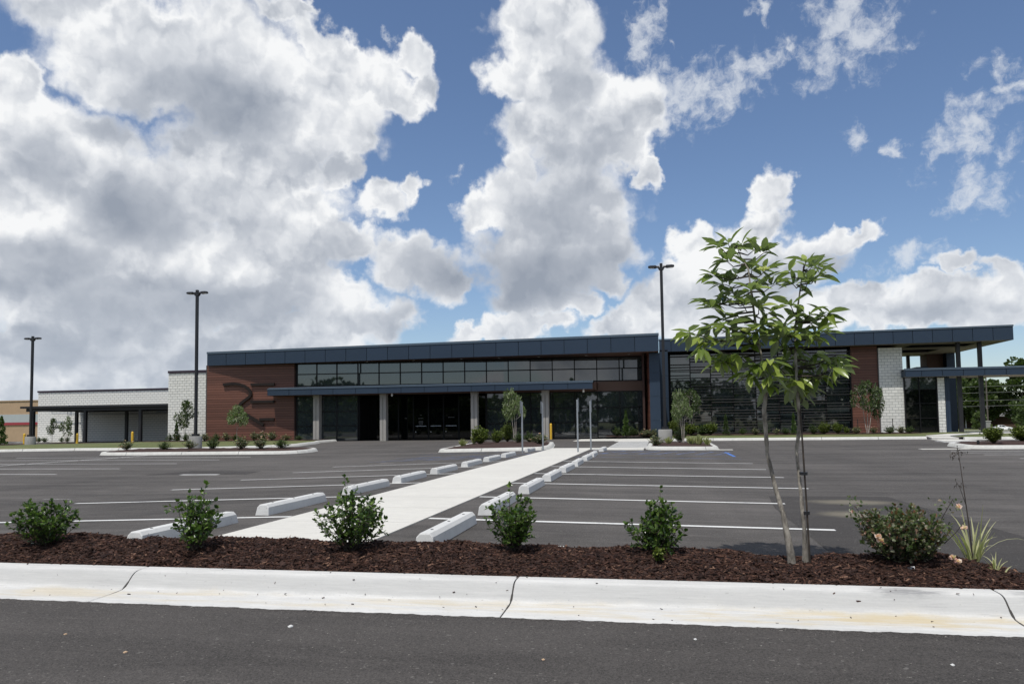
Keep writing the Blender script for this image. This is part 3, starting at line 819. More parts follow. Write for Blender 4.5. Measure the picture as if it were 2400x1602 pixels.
for a, c in zip(KJ[:-1], KJ[1:]):
    kerb_piece(a + .006, c - .006)
joint = MB()
for x in KJ[1:-1]:
    joint.xprism([(5.33, -.30), (5.33, -.205), (5.74, -.188), (5.90, -.078), (6.08, -.062), (6.08, -.30)], x - .008, x + .008)
joint.build('joint_filler', M_JOINT, kerb)
piece('edge_strip', -6.2, -.9, 7.09, 7.19, -.2, .016, M_KERB2, kerb)

CRX = [-14, -7, -4.9, -2.7, -1, .2, 1.2, 2.0, 2.4, 2.9, 4, 14]
CRZ = [.07, .07, .06, .055, .05, .04, .0, .045, .02, -.085, -.11, -.11]
_bn = rng.normal(0, 1, (6, 3))
def bed_noise(x, y):
    return .012 * math.sin(x * 3.1 + 1.3 * math.sin(y * 2)) + .009 * math.sin(x * 7.7 + y * 5) + .006 * math.sin(x * 15 - y * 11)
def bed_z(x, y):
    c = float(np.interp(x, CRX, CRZ))
    if y < 6.75:
        t = (y - 6.05) / .7; t = max(0, min(1, t)); s = 1 - (1 - t) ** 2
        z = -.068 + (c + .068) * s
        if c < -.06: z = min(z, -.068 + (c + .068) * t)
    else:
        t = min((y - 6.75) / .42, 1)
        g = gz(x, 7.2) - .03
        z = c + (g - c) * max(0, (t - .55) / .45) ** 1.5
    return z + bed_noise(x, y) * min(1, max(0, (y - 6.05) / .15))
bed = place('mulch_bed', grid_mesh('mulch_bed', list(np.arange(-12, 9.01, .06)), list(np.arange(6.06, 7.19, .045)), bed_z, M_BED), (0, 0, 0))
tag(bed, kind='structure')
CHIP_V = [(-.5, -.5, -.5), (.5, -.5, -.5), (.5, .5, -.5), (-.5, .5, -.5), (-.42, -.5, .5), (.42, -.46, .5), (.38, .5, .5), (-.45, .44, .5)]
CHIP_F = [np.array([(4, 5, 6, 7), (0, 1, 5, 4), (1, 2, 6, 5), (2, 3, 7, 6), (3, 0, 4, 7)])]
def chips(name, n, xr, yr, zf, seed, lmin=.012, lmax=.07):
    r = np.random.default_rng(seed)
    x = r.uniform(*xr, n); y = r.uniform(*yr, n)
    z = np.array([zf(a, b) for a, b in zip(x, y)]) + r.uniform(-.001, .011, n)
    th = r.uniform(0, 2 * math.pi, n)
    pit = r.normal(0, .28, n)
    d = np.stack([np.cos(th) * np.cos(pit), np.sin(th) * np.cos(pit), np.sin(pit)], 1)
    nr = np.stack([r.normal(0, .45, n), r.normal(0, .45, n), np.ones(n)], 1)
    L = lmin + (lmax - lmin) * r.beta(1.3, 3.2, n)
    W = np.clip(L * r.uniform(.12, .5, n), .003, .018)
    H = r.uniform(.0015, .005, n)
    M = frames(d, nr)
    M = M * np.stack([W, L, H], 1)[:, None, :]
    V, F = scatter(CHIP_V, CHIP_F, M, np.stack([x, y, z], 1))
    o = place(name, np_mesh(name, V, F, M_MULCH), (0, 0, 0))
    return tag(o, 'dark brown shredded bark mulch covering the bed behind the near kerb', 'mulch', kind='stuff')
chips('mulch', 46000, (-7.6, 4.0), (6.075, 7.15), bed_z, 11)
chips('mulch', 2200, (-7.6, 4.0), (6.09, 7.1), lambda x, y: bed_z(x, y) + .004, 12, .05, .12)
_py = [p[0] for p in PROF[1:-2]]; _pz = [p[1] for p in PROF[1:-2]]
o = chips('mulch_crumbs', 90, (-7, 3.6), (5.40, 6.08), lambda x, y: float(np.interp(y, _py, _pz)) + .001, 13, .008, .035)
o['label'] = 'stray bits of bark lying on the near kerb and in its gutter'; o['category'] = 'mulch'

# ------------------------------------------------------------------ islands, lawns and their kerbs
def smooth_poly(pts, r, n=5):
    """rounds the corners of a polygon"""
    out = []
    N = len(pts)
    for i in range(N):
        p = Vector(pts[i]); a = Vector(pts[i - 1]); c = Vector(pts[(i + 1) % N])
        ra = min(r, (a - p).length * .45, (c - p).length * .45)
        s = p + (a - p).normalized() * ra; e = p + (c - p).normalized() * ra
        for k in range(n + 1):
            t = k / n
            out.append(tuple(s * (1 - t) ** 2 + p * 2 * t * (1 - t) + e * t * t))
    return out

def resample(pts, step, closed):
    P = [Vector(p) for p in pts] + ([Vector(pts[0])] if closed else [])
    seg = [0]
    for a, b in zip(P[:-1], P[1:]): seg.append(seg[-1] + (b - a).length)
    n = max(2, int(round(seg[-1] / step)))
    out = []
    for i in range(n if closed else n + 1):
        d = seg[-1] * i / n
        k = max(j for j in range(len(P) - 1) if seg[j] <= d + 1e-9)
        t = (d - seg[k]) / max(seg[k + 1] - seg[k], 1e-9)
        out.append(P[k].lerp(P[k + 1], t))
    return out

def kerb_run(parent, pts, closed, h=.15, w=.28, slope=.1, seglen=3.0, side=1):
    """kerb pieces along a line; the raised ground lies on the left of the line (side=1)"""
    P = resample(pts, .5, closed)
    n = len(P)
    nrm = []
    for i in range(n):
        a = P[i - 1] if (closed or i > 0) else P[i]
        b = P[(i + 1) % n] if (closed or i < n - 1) else P[i]
        d = (b - a).normalized(); nrm.append(Vector((-d.y, d.x)) * side)
    per = max(1, int(round(seglen / .5)))
    i = 0; last = n if closed else n - 1
    while i < last:
        j = min(i + per, last)
        if last - j < per * .5: j = last
        b = MB(); rows = 0
        for k in range(i, j + 1):
            p, q = P[k % n].copy(), nrm[k % n]
            if k == i: p = p.lerp(P[(k + 1) % n], .024)
            if k == j: p = p.lerp(P[(k - 1) % n], .024)
            z0 = gz(p.x, p.y)
            for off, zz in ((0, z0 - .12), (0, z0 + .012), (slope * .25, z0 + .02), (slope * .8, z0 + h - .02), (slope * 1.25, z0 + h), (w - .02, z0 + h), (w, z0 + h - .015), (w, z0 - .12)):
                b.v.append((p.x + q.x * off, p.y + q.y * off, zz))
            rows += 1
        for k in range(rows - 1):
            for m_ in range(7):
                f = (k * 8 + m_, (k + 1) * 8 + m_, (k + 1) * 8 + m_ + 1, k * 8 + m_ + 1)
                b.f.append(f if side > 0 else f[::-1]); b.mi.append(0)
        for e, rev in ((0, False), ((rows - 1) * 8, True)):
            f = tuple(e + x for x in range(8)); b.f.append(f[::-1] if rev == (side > 0) else f); b.mi.append(0)
        b.build('kerb_segment', M_KERB2, parent, smooth=True)
        i = j
    return P, nrm

def fill(name, poly, zf, m, parent, step=.35):
    """a sheet inside a polygon, cut into a grid so that it can swell"""
    import bmesh
    bm = bmesh.new()
    bm.faces.new([bm.verts.new((x, y, 0)) for x, y in poly])
    xs_ = [p[0] for p in poly]; ys_ = [p[1] for p in poly]
    for x in np.arange(min(xs_) + step, max(xs_), step):
        g = bm.verts[:] + bm.edges[:] + bm.faces[:]
        bmesh.ops.bisect_plane(bm, geom=g, plane_co=(x, 0, 0), plane_no=(1, 0, 0))
    for y in np.arange(min(ys_) + step, max(ys_), step):
        g = bm.verts[:] + bm.edges[:] + bm.faces[:]
        bmesh.ops.bisect_plane(bm, geom=g, plane_co=(0, y, 0), plane_no=(0, 1, 0))
    for v in bm.verts: v.co.z = zf(v.co.x, v.co.y)
    bmesh.ops.recalc_face_normals(bm, faces=bm.faces[:])
    me = bpy.data.meshes.new(name); bm.to_mesh(me); bm.free()
    if me.polygons and me.polygons[0].normal.z < 0: me.flip_normals()
    me.materials.append(m)
    me.polygons.foreach_set('use_smooth', [True] * len(me.polygons))
    return place(name, me, (0, 0, 0), parent)

def island(pts, r=.8, mound=.12):
    poly = smooth_poly(pts, r)
    cx = sum(p[0] for p in poly) / len(poly); cy = sum(p[1] for p in poly) / len(poly)
    isl = empty('planting_island', (cx, cy, 0), kind='structure')
    P, nrm = kerb_run(isl, poly, True)
    inner = [(p.x + q.x * .27, p.y + q.y * .27) for p, q in zip(P, nrm)]
    def zf(x, y):
        d = min(math.hypot(x - a, y - b) for a, b in inner)
        return gz(x, y) + .13 + mound * (1 - math.exp(-d / .8)) + bed_noise(x * 1.3, y * 1.3) * 1.2
    fill('mulch', inner, zf, M_BED, isl, .3)
    return zf
ISL_L = island([(-28.2, 32.9), (-17.0, 33.3), (-17.0, 36.6), (-28.2, 36.6)], 1.5)
ISL_M = island([(-10.2, 33.4), (-4.75, 31.75), (-4.75, 34.2), (-5.5, 40.4), (-10.2, 40.4)], .7)
ISL_R = island([(-.55, 32.3), (2.6, 32.9), (2.6, 37.6), (-.55, 37.6)], .7)
ISL_F = island([(12.1, 32.75), (25, 32.2), (25, 37.4), (12.4, 36.4)], .8)

lawn_k = empty('lawn_kerb', (0, 45, 0), kind='structure')
RK = [(-.05, 51.2), (.0, 46.6), (.5, 45.0), (14.5, 44.75)]
kerb_run(lawn_k, RK, False)
kerb_run(lawn_k, [(15.7, 42.9), (30, 42.0)], False)
LK = [(-75, 34.6), (-37.2, 36.75), (-33.0, 37.55), (-26.2, 37.2), (-22.0, 38.9), (-20.8, 41.0), (-21.6, 45), (-22.8, 48.1), (-23.1, 51.4)]
kerb_run(lawn_k, LK, False)
lawn = empty('lawn', (0, 48, .1), kind='structure')
fill('lawn_patch', [(.25, 52.0), (.25, 46.7), (.7, 45.2), (14.5, 45.0), (15.3, 47.4), (17.5, 51.1), (20.3, 54.0), (20.3, 57.0), (.25, 57.0)],
     lambda x, y: .135 + .02 * math.sin(x) * math.sin(y * .7), M_GRASS, lawn, 1.0)
fill('lawn_patch', [(15.9, 43.2), (60, 41.8), (60, 55.5), (27, 54.7), (18.7, 50.1), (16.4, 46.5)], lambda x, y: .135 + .02 * math.sin(x), M_GRASS, lawn, 2.0)
fill('lawn_patch', [(-75, 34.85), (-37.2, 37.0), (-33.0, 37.8), (-26.2, 37.45), (-22.2, 39.1), (-21.05, 41.0), (-21.85, 45), (-23.05, 48.1), (-23.35, 51.3), (-27, 51.8), (-33.7, 51.2), (-38, 52.3), (-38, 47.2), (-46, 43.2), (-75, 40.8)],
     lambda x, y: gz(x, y) + .135, M_GRASS, lawn, 1.5)
beds = empty('planting_bed', (0, 54, .1), kind='structure')
def bz(x, y): return .17 + bed_noise(x, y) * 1.5
fill('mulch', [(.9, 53.2), (17.4, 53.6), (17.4, 57.2), (.9, 57.3)], bz, M_BED, beds, .35)
fill('mulch', [(-3.6, 51.4), (-.1, 51.3), (-.5, 54.4), (-3.6, 54.2)], bz, M_BED, beds, .35)
fill('mulch', [(-37.8, 49.0), (-23.6, 48.6), (-23.4, 51.2), (-26.9, 51.9), (-33.7, 51.2), (-37.8, 52.4)], lambda x, y: gz(x, y) + .15 + bed_noise(x, y), M_BED, beds, .35)
fill('mulch', [(-47.5, 50.0), (-43.6, 50.0), (-43.6, 52.0), (-47.5, 52.0)], lambda x, y: .05 + bed_noise(x, y), M_BED, beds, .4)
fill('mulch', [(-47, 42.5), (-42.6, 42.5), (-42.6, 44.6), (-47, 44.6)], lambda x, y: gz(x, y) + .17 + bed_noise(x, y), M_BED, beds, .4)
fill('gravel_border', [(-57, 57), (-50.6, 57.2), (-50.6, 59.9), (-57, 59.9)], lambda x, y: .0 + bed_noise(x, y) * .5, M_WALK, beds, .6)

# ------------------------------------------------------------------ the building
bld = empty('office_building', (-6, 55, 0), 'long flat-roofed building with slate blue fascia, brown plank walls and white block piers', 'building')
TH = math.radians(5.7)                       # the glass front stands at a slight angle to the fascia
W0 = Vector((-34.2, 51.3)); WU = Vector((math.cos(TH), math.sin(TH))); WN = Vector((math.sin(TH), -math.cos(TH)))   # along / towards the lot
def wp(s, o=0.0):
    p = W0 + WU * s + WN * o
    return p.x, p.y
def wbox(b, s0, s1, o0, o1, z0, z1):         # box on the angled front, o = distance in front of it
    c = [wp(s0, o1), wp(s1, o1), wp(s1, o0), wp(s0, o0)]
    return b.hexa([(*p, z0) for p in c] + [(*p, z1) for p in c])
_wb = {}
def wpiece(name, s0, s1, o0, o1, z0, z1, m, parent, tilt=0.0):
    k = (name, round(s1 - s0, 3), round(o1 - o0, 3), round(z1 - z0, 3), m.name)
    if k not in _wb:
        a, b, c = (s1 - s0) / 2, (o1 - o0) / 2, (z1 - z0) / 2
        _wb[k] = MB().box(-a, a, -b, b, -c, c).mesh(name, m)
    p = wp((s0 + s1) / 2, (o0 + o1) / 2)
    return place(name, _wb[k], (p[0], p[1], (z0 + z1) / 2), parent, (tilt * random.uniform(-1, 1), 0, TH + tilt * random.uniform(-1, 1)))

# main fascia over the entrance front
def fascia(x0, x1, y, zb0, zb1, zt0, zt1, npan, cop, depth, start=None, pitch=None):
    lerp = lambda a, b, x: a + (b - a) * (x - x0) / (x1 - x0)
    b = MB()
    b.hexa([(x0 + .02, y + .03, zb0 + .02), (x1 - .02, y + .03, zb1 + .02), (x1 - .02, y + .3, zb1 + .02), (x0 + .02, y + .3, zb0 + .02),
            (x0 + .02, y + .03, zt0 - .02), (x1 - .02, y + .03, zt1 - .02), (x1 - .02, y + .3, zt1 - .02), (x0 + .02, y + .3, zt0 - .02)])
    f = b.build('fascia', M_GAP, bld)
    xs_ = list(np.linspace(x0, x1, npan + 1)) if start is None else [x0] + [x for x in np.arange(start, x1 - .3, pitch) if x > x0 + .2] + [x1]
    for a, c in zip(xs_[:-1], xs_[1:]):
        a2, c2 = a + .017, c - .017
        zb_a, zb_c = lerp(zb0, zb1, a2), lerp(zb0, zb1, c2); zt_a, zt_c = lerp(zt0, zt1, a2) - cop, lerp(zt0, zt1, c2) - cop
        MB().hexa([(a2, y, zb_a), (c2, y, zb_c), (c2, y + .028, zb_c), (a2, y + .028, zb_a), (a2, y, zt_a), (c2, y, zt_c), (c2, y + .028, zt_c), (a2, y + .028, zt_a)]).build('panel', M_BLUE, f)
    MB().hexa([(x0 - .01, y - .03, zt0 - cop + .012), (x1 + .01, y - .03, zt1 - cop + .012), (x1 + .01, y + depth, zt1 - cop + .012), (x0 - .01, y + depth, zt0 - cop + .012),
               (x0 - .01, y - .03, zt0), (x1 + .01, y - .03, zt1), (x1 + .01, y + depth, zt1), (x0 - .01, y + depth, zt0)]).build('coping', M_COPING, f)
    return f
fascia(-33.6, .18, 51.2, 5.82, 5.90, 6.87, 7.12, 21, .17, .34)
MB().box(-33.58, -33.56, 51.52, 70, 5.83, 6.7).build('roof_edge', M_BLUE, bld)
MB().box(-33.55, .14, 51.52, 70, 6.55, 6.7).build('roof', M_ROOF, bld)
sof = MB()
c = [(-33.55, 51.24), (.15, 51.24), (.15, 56.0), (-1.0, 56.0), (-33.55, 52.3)]
sof.add([(x, y, 5.86 + .045 * (x + 33.55) / 33.7) for x, y in c] + [(x, y, 6.2) for x, y in c], [(4, 3, 2, 1, 0), (5, 6, 7, 8, 9)] + [(i, (i + 1) % 5, 5 + (i + 1) % 5, 5 + i) for i in range(5)])
so = sof.build('soffit', M_SOFFIT, bld)
for x in (-21.2, -17.6, -14.0, -11.2, -8.3, -4.9, -1.9):
    MB().cyl(x, 52.0 + (x + 34) * .035, 5.845 + .045 * (x + 33.5) / 33.7, 5.87 + .045 * (x + 33.5) / 33.7, .09, 14).build('soffit_light', M_WHITEM, so)

# brown plank wall with the raised emblem
pw = wbox(MB(), .52, 7.38, -.25, -.03, -.05, 5.86).build('plank_wall', M_PLANKBACK, bld)
NP_ = 31
for i in range(NP_):
    z0 = .05 + i * 5.80 / NP_
    wpiece('plank', .5, 7.40, -.032, 0 + .004 * (i % 2), z0 + .011, z0 + 5.80 / NP_ - .011, M_PLANK, pw)
wpiece('corner_trim', .46, .52, -.2, .012, -.02, 5.86, M_BRONZE, pw)
wpiece('corner_trim', 7.40, 7.50, -.3, .014, -.02, 5.86, M_PLANKBACK, pw)

em = empty('wall_emblem', (*wp(3.9, .05), 3.0)); em.parent = bld; em.location = Vector((*wp(3.9, .05), 3.0)) - WL[bld.name]; WL[em.name] = Vector((*wp(3.9, .05), 3.0))
def bar(pts, w, name='letter_stroke', o0=.01, o1=.16):
    b = MB(); n = len(pts)
    L, R = [], []
    for i in range(n):
        a = Vector(pts[max(i - 1, 0)]); c_ = Vector(pts[min(i + 1, n - 1)])
        d = (c_ - a).normalized(); q = Vector((-d.y, d.x)) * w / 2
        p = Vector(pts[i]); L.append(p + q); R.append(p - q)
    for o in (o1, o0):
        for P_ in (L, R):
            for p in P_: b.v.append((*wp(p.x, o), p.y))
    for i in range(n - 1):
        b.f += [(i, n + i, n + i + 1, i + 1), (2 * n + i, 2 * n + i + 1, 3 * n + i + 1, 3 * n + i),
                (i, i + 1, 2 * n + i + 1, 2 * n + i), (n + i, 3 * n + i, 3 * n + i + 1, n + i + 1)]
    b.f += [(0, 2 * n, 3 * n, n), (n - 1, 2 * n - 1, 4 * n - 1, 3 * n - 1)]
    b.mi += [0] * (len(b.f) - len(b.mi))
    import bmesh
    o = b.build(name, M_SIGNB, em)
    bm = bmesh.new(); bm.from_mesh(o.data); bmesh.ops.recalc_face_normals(bm, faces=bm.faces[:]); bm.to_mesh(o.data); bm.free()
    return o
def bez(P, n=7):
    out = []
    for a, b, c, d in P:
        for k in range(n):
            t = k / n
            out.append(tuple(Vector(a) * (1 - t) ** 3 + Vector(b) * 3 * t * (1 - t) ** 2 + Vector(c) * 3 * t * t * (1 - t) + Vector(d) * t ** 3))
    return out + [tuple(P[-1][3])]
bar(bez([((1.86, 4.36), (2.3, 4.40), (2.7, 4.44), (2.95, 4.40)), ((2.95, 4.40), (3.5, 4.32), (4.05, 4.0), (4.06, 3.62)), ((4.06, 3.62), (4.05, 3.32), (3.3, 3.1), (3.14, 2.72))]) + [(3.13, 2.55)], .2)
bar([(3.16, 2.62), (3.40, 2.24), (5.06, 1.28)], .23)
bar([(4.04, 4.33), (5.89, 4.33)], .2)
bar([(4.05, 3.03), (5.89, 3.03)], .2)
bar([(4.74, 1.70), (5.89, 1.70)], .2)

# clerestory strip: two rows of panes
def glazing(name, svals, zvals, o, parent, m, fw=.07, fd=.10, tilt=.0035, frame_m=None):
    b = MB(); wbox(b, svals[0] - fw / 2, svals[-1] + fw / 2, o - fd - .01, o - fd + .002, zvals[0] - .04, zvals[-1] + .04)
    fr = b.build(name, M_DARKIN, parent)
    for s in svals: wpiece('mullion', s - fw / 2, s + fw / 2, o - fd + .003, o + .03, zvals[0] - .04, zvals[-1] + .04, M_FRAME, fr)
    for z in zvals:
        for a, c_ in zip(svals[:-1], svals[1:]):
            wpiece('transom', a + fw / 2, c_ - fw / 2, o - fd + .004, o + .024, z - .035, z + .035, M_FRAME, fr)
    for z0, z1 in zip(zvals[:-1], zvals[1:]):
        for a, c_ in zip(svals[:-1], svals[1:]):
            wpiece('pane', a + fw / 2, c_ - fw / 2, o - .045, o - .03, z0 + .036, z1 - .036, m, fr, tilt)
    return fr
SV = [7.62, 9.14] + [10.69 + 1.6155 * i for i in range(15)]
glazing('clerestory_window', SV, [4.14, 5.03, 5.84], 0, bld, M_GLASS)
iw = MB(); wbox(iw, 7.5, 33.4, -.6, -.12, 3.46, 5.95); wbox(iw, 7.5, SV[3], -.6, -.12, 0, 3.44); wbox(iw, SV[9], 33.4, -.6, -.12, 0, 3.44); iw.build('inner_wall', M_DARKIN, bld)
wbox(MB(), 7.52, 33.36, -.1, .05, 3.40, 4.09).build('band_panel', M_BAND, bld)
# shop-front glass under the canopy, left and right of the entrance recess
glazing('storefront_window', SV[:4], [.03, 1.15, 2.21, 3.36], 0, bld, M_GLASS)
glazing('storefront_window', SV[9:], [.03, 1.15, 2.21, 3.36], 0, bld, M_GLASS)
# entrance recess
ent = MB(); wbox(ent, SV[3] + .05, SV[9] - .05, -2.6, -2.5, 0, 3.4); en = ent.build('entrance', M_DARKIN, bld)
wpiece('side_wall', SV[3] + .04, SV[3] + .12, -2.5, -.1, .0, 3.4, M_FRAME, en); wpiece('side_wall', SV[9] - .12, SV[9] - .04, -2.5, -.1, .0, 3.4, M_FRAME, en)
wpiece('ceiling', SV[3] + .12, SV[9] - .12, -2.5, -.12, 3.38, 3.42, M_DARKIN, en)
es = SV[3] + .12; ew = (SV[9] - SV[3] - .24) / 8
for i in range(8):
    a = es + i * ew
    isdoor = i in (3, 4, 5)
    wpiece('door_leaf' if isdoor else 'pane', a + .06, a + ew - .06, -2.44, -2.42, .08, 2.4 if isdoor else 3.3, M_GLASSD, en)
    wpiece('jamb', a - .05, a + .05, -2.48, -2.38, .0, 3.38, M_FRAME, en)
    if isdoor:
        wpiece('push_bar', a + .18, a + ew - .18, -2.40, -2.36, 1.0, 1.06, M_GALV, en)
        wpiece('door_lock', a + .14, a + .20, -2.41, -2.38, .55, .62, M_WHITEM, en)
# pale lettering on the doors, too small to read from the lot
M_DECAL = plain('door_decal', (.22, .22, .22), .6, .05)
for i, rows in ((2, [(1.62, .20)]), (3, [(1.85, .12), (1.60, .42), (1.38, .36), (1.30, .40), (1.22, .34), (1.14, .28)]), (5, [(1.66, .52)])):
    a = es + i * ew + ew / 2
    for z, w in rows:
        n = max(1, int(w / .06))
        for k in range(n):
            wpiece('decal', a - w / 2 + k * w / n, a - w / 2 + (k + .7) * w / n, -2.419, -2.414, z, z + .045, M_DECAL, en)

# entrance canopy with its own panels
def canopy(x0, x1, y, zb, zt, depth, xs_, ytop_slope=.0, sofm=M_SOFFIT, cop=.10, name='entrance_canopy'):
    cn = MB().box(x0 + .02, x1 - .02, y + .03, y + depth, zb + .03, zt - .05).build(name, M_GAP, bld)
    for a, c_ in zip(xs_[:-1], xs_[1:]):
        piece('panel', a + .016, c_ - .016, y, y + .028, zb, zt - cop - .06, M_BLUE, cn)
    MB().hexa([(x0 - .01, y - .03, zt - cop - .05), (x1 + .01, y - .03, zt - cop - .05), (x1 + .01, y + .24, zt - cop - .05), (x0 - .01, y + .24, zt - cop - .05),
               (x0 - .01, y - .03, zt - cop), (x1 + .01, y - .03, zt - cop), (x1 + .01, y + .24, zt), (x0 - .01, y + .24, zt)]).build('coping', M_COPING, cn)
    piece('soffit_board', x0 + .03, x1 - .03, y + .04, y + depth - .01, zb + .002, zb + .028, sofm, cn)
    for xe in (x0, x1):
        piece('end_panel', xe - (.012 if xe == x0 else -.001), xe + (-.001 if xe == x0 else .012), y + .01, y + depth, zb, zt - cop - .05, M_BLUE if xe == x0 else M_BAND, cn)
    return cn
cn = canopy(-28.46, -4.31, 51.0, 3.44, 4.02, 1.35, [-28.46, -26.73, -24.96, -23.25, -21.5, -19.77, -18.03, -16.3, -14.56, -12.85, -11.14, -9.43, -7.72, -6.02, -4.31])
MB().box(-4.32, -4.2, 52.3, 54.2, 3.44, 3.98).build('return_panel', M_BAND, bld)
MB().box(-26.3, -4.4, 52.3, 54.2, 3.70, 3.92).build('canopy_roof', M_ROOF, bld)
MB().hexa([(-26.3, 52.34, 3.46), (-4.4, 52.34, 3.46), (-4.4, 54.2, 3.46), (-26.3, 52.4, 3.46), (-26.3, 52.34, 3.5), (-4.4, 52.34, 3.5), (-4.4, 54.2, 3.5), (-26.3, 52.4, 3.5)]).build('soffit', M_SOFFIT, bld)
for x in (-24.94, -19.70, -12.85, -7.72):
    b = MB(); b.cbox(x - .24, x + .24, 51.75, 52.23, -.1, 3.44, .02)
    cl = b.build('column', M_COLC, bld)
    piece('groove', x - .012, x + .012, 51.742, 51.752, .02, 3.15, M_GAP, cl)
    piece('capital', x - .25, x + .25, 51.738, 52.242, 3.28, 3.43, M_COLC, cl)
for x, z in ((-18.9, 3.28), (-5.0, 3.30)):
    b = MB(); b.cyl(x, 51.5, z + .06, z + .17, .06, 10).tube([(x, 51.5, z + .06), (x, 51.5, z - .02), (x, 51.47, z - .06)], [.075, .075, .03], 10)
    b.build('dome_camera', M_WHITEM, bld, smooth=True)

# right jamb in planks, blue column and blue return
jw = MB().box(-1.0, -.85, 52.4, 54.7, .1, 5.9).build('jamb_wall', M_PLANKBACK, bld)
for i in range(29):
    z0 = .1 + i * .2
    MB().hexa([(-1.03, 54.6, z0 + .006), (-.52, 52.05, z0 + .006), (-.48, 52.08, z0 + .006), (-.95, 54.6, z0 + .006), (-1.03, 54.6, z0 + .194), (-.52, 52.05, z0 + .194), (-.48, 52.08, z0 + .194), (-.95, 54.6, z0 + .194)]).build('plank', M_PLANK, jw)
bc = MB().box(-.47, .17, 52.04, 56.5, .1, 5.86).build('blue_column', M_GAP, bld)
for z0, z1 in ((.1, 1.23), (1.23, 2.87), (2.87, 4.50), (4.50, 5.86)):
    piece('panel', -.5, .20, 52.0, 52.03, z0 + .008, z1 - .008, M_BLUE, bc)
    piece('panel', .175, .2, 52.04, 55.9, z0 + .008, z1 - .008, M_BLUE, bc)
br = MB().box(.21, .82, 56.05, 57.6, .1, 6.4).build('blue_return', M_GAP, bld)
for z0, z1 in ((.1, 1.23), (1.23, 2.87), (2.87, 4.50), (4.50, 6.3)):
    piece('panel', .22, .82, 56.0, 56.03, z0 + .008, z1 - .008, M_BLUE, br)

# second fascia, porch roof with its openings
fascia(.2, 24.08, 56.6, 6.32, 6.43, 7.28, 7.47, 19, .13, .3, start=24.08 - 1.277 * 19 + 1.277, pitch=1.277)
pr = MB()
pr.box(.25, 24.05, 56.92, 69.2, 7.0, 7.2)
rf2 = pr.build('porch_roof', M_ROOF, bld)
piece('edge_panel', 24.05, 24.08, 56.64, 69.2, 6.43, 7.35, M_BLUE, rf2)
piece('edge_panel', 17.0, 24.08, 69.2, 69.24, 6.43, 7.3, M_BLUE, rf2)
ops = [(18.2, 22.6, 58.6, 60.9), (17.6, 21.6, 62.6, 65.6)]
ysplit = [56.64, 58.6, 60.9, 62.6, 65.6, 69.18]
for i in range(5):
    y0, y1 = ysplit[i], ysplit[i + 1]
    op = [o for o in ops if abs(o[2] - y0) < .01]
    if op:
        o = op[0]
        piece('soffit_board', .3, o[0], y0, y1, 6.44, 6.47, M_SOFFIT2, rf2); piece('soffit_board', o[1], 24.04, y0, y1, 6.44, 6.47, M_SOFFIT2, rf2)
        for (a0, a1, b0, b1) in ((o[0] - .04, o[0], y0, y1), (o[1], o[1] + .04, y0, y1), (o[0], o[1], y0 - .04, y0), (o[0], o[1], y1, y1 + .04)):
            piece('opening_side', a0, a1, b0, b1, 6.475, 7.0, M_FRAME, rf2)
        b = MB(); n = 26
        prof = []
        for k in range(n + 1):
            x = o[0] + .05 + (o[1] - o[0] - .1) * k / n
            prof.append((x, 6.78 + (.05 if (k // 1) % 2 else 0)))
        for (x, z) in prof: b.v += [(x, y0 + .05, z), (x, y1 - .05, z)]
        for k in range(n): b.f.append((2 * k, 2 * k + 1, 2 * k + 3, 2 * k + 2)); b.mi.append(0)
        b.build('corrugated_sheet', M_CORR, rf2)
    else:
        piece('soffit_board', .3, 24.04, y0, y1, 6.44, 6.47, M_SOFFIT2, rf2)

# louvred glass front on the right
SX = [1.0, 2.49, 3.99, 5.61, 7.24, 8.88, 10.51, 12.15, 13.78]
lf = MB()
for x in SX: lf.box(x - .035, x + .035, 58.22, 58.36, .12, 6.32)
lg = lf.build('glass_front', M_FRAME, bld)
for a, c_ in zip(SX[:-1], SX[1:]):
    for z0, z1 in ((.14, 1.3), (1.3, 2.5), (2.5, 3.7), (3.7, 4.9), (4.9, 6.3)):
        p = piece('pane', a + .035, c_ - .035, 58.30, 58.315, z0 + .02, z1 - .02, M_GLASS, lg, (random.uniform(-.003, .003), 0, random.uniform(-.003, .003)))
        piece('transom', a + .035, c_ - .035, 58.24, 58.35, z1 - .018, z1 + .018, M_FRAME, lg)
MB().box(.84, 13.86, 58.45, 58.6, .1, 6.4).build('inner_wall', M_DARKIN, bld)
sl = MB()
for x in (SX[0] - .1, SX[-1] + .04): sl.box(x - .03, x + .03, 57.88, 58.1, .14, 6.2)
for x in SX[1:-1]: sl.box(x - .015, x + .015, 58.06, 58.12, .14, 6.2)
ls = sl.build('louvre_screen', M_FRAME, bld)
rr = random.Random(3)
NR = 29
for r in range(NR):
    z = .24 + r * .207
    i = (r * 5 + r // 3) % 3 - 2
    while i < 8:
        a, c_ = max(i, 0), min(i + 2, 8)
        if c_ > a and not (c_ - a == 1 and rr.random() < .4):
            piece('slat', SX[a] + (.0 if a else .01), SX[c_] - .0, 57.94, 58.04, z, z + .04, M_BRONZE, ls)
        i += 3 if r % 4 else 2
# brown plank panel and white block piers
pp = MB().box(13.90, 15.68, 58.0, 58.7, .1, 6.42).build('plank_panel', M_PLANKBACK, bld)
for i in range(33):
    z0 = .12 + i * .19
    piece('plank', 13.88, 15.69, 57.962, 57.995, z0 + .011, z0 + .179, M_PLANK, pp)

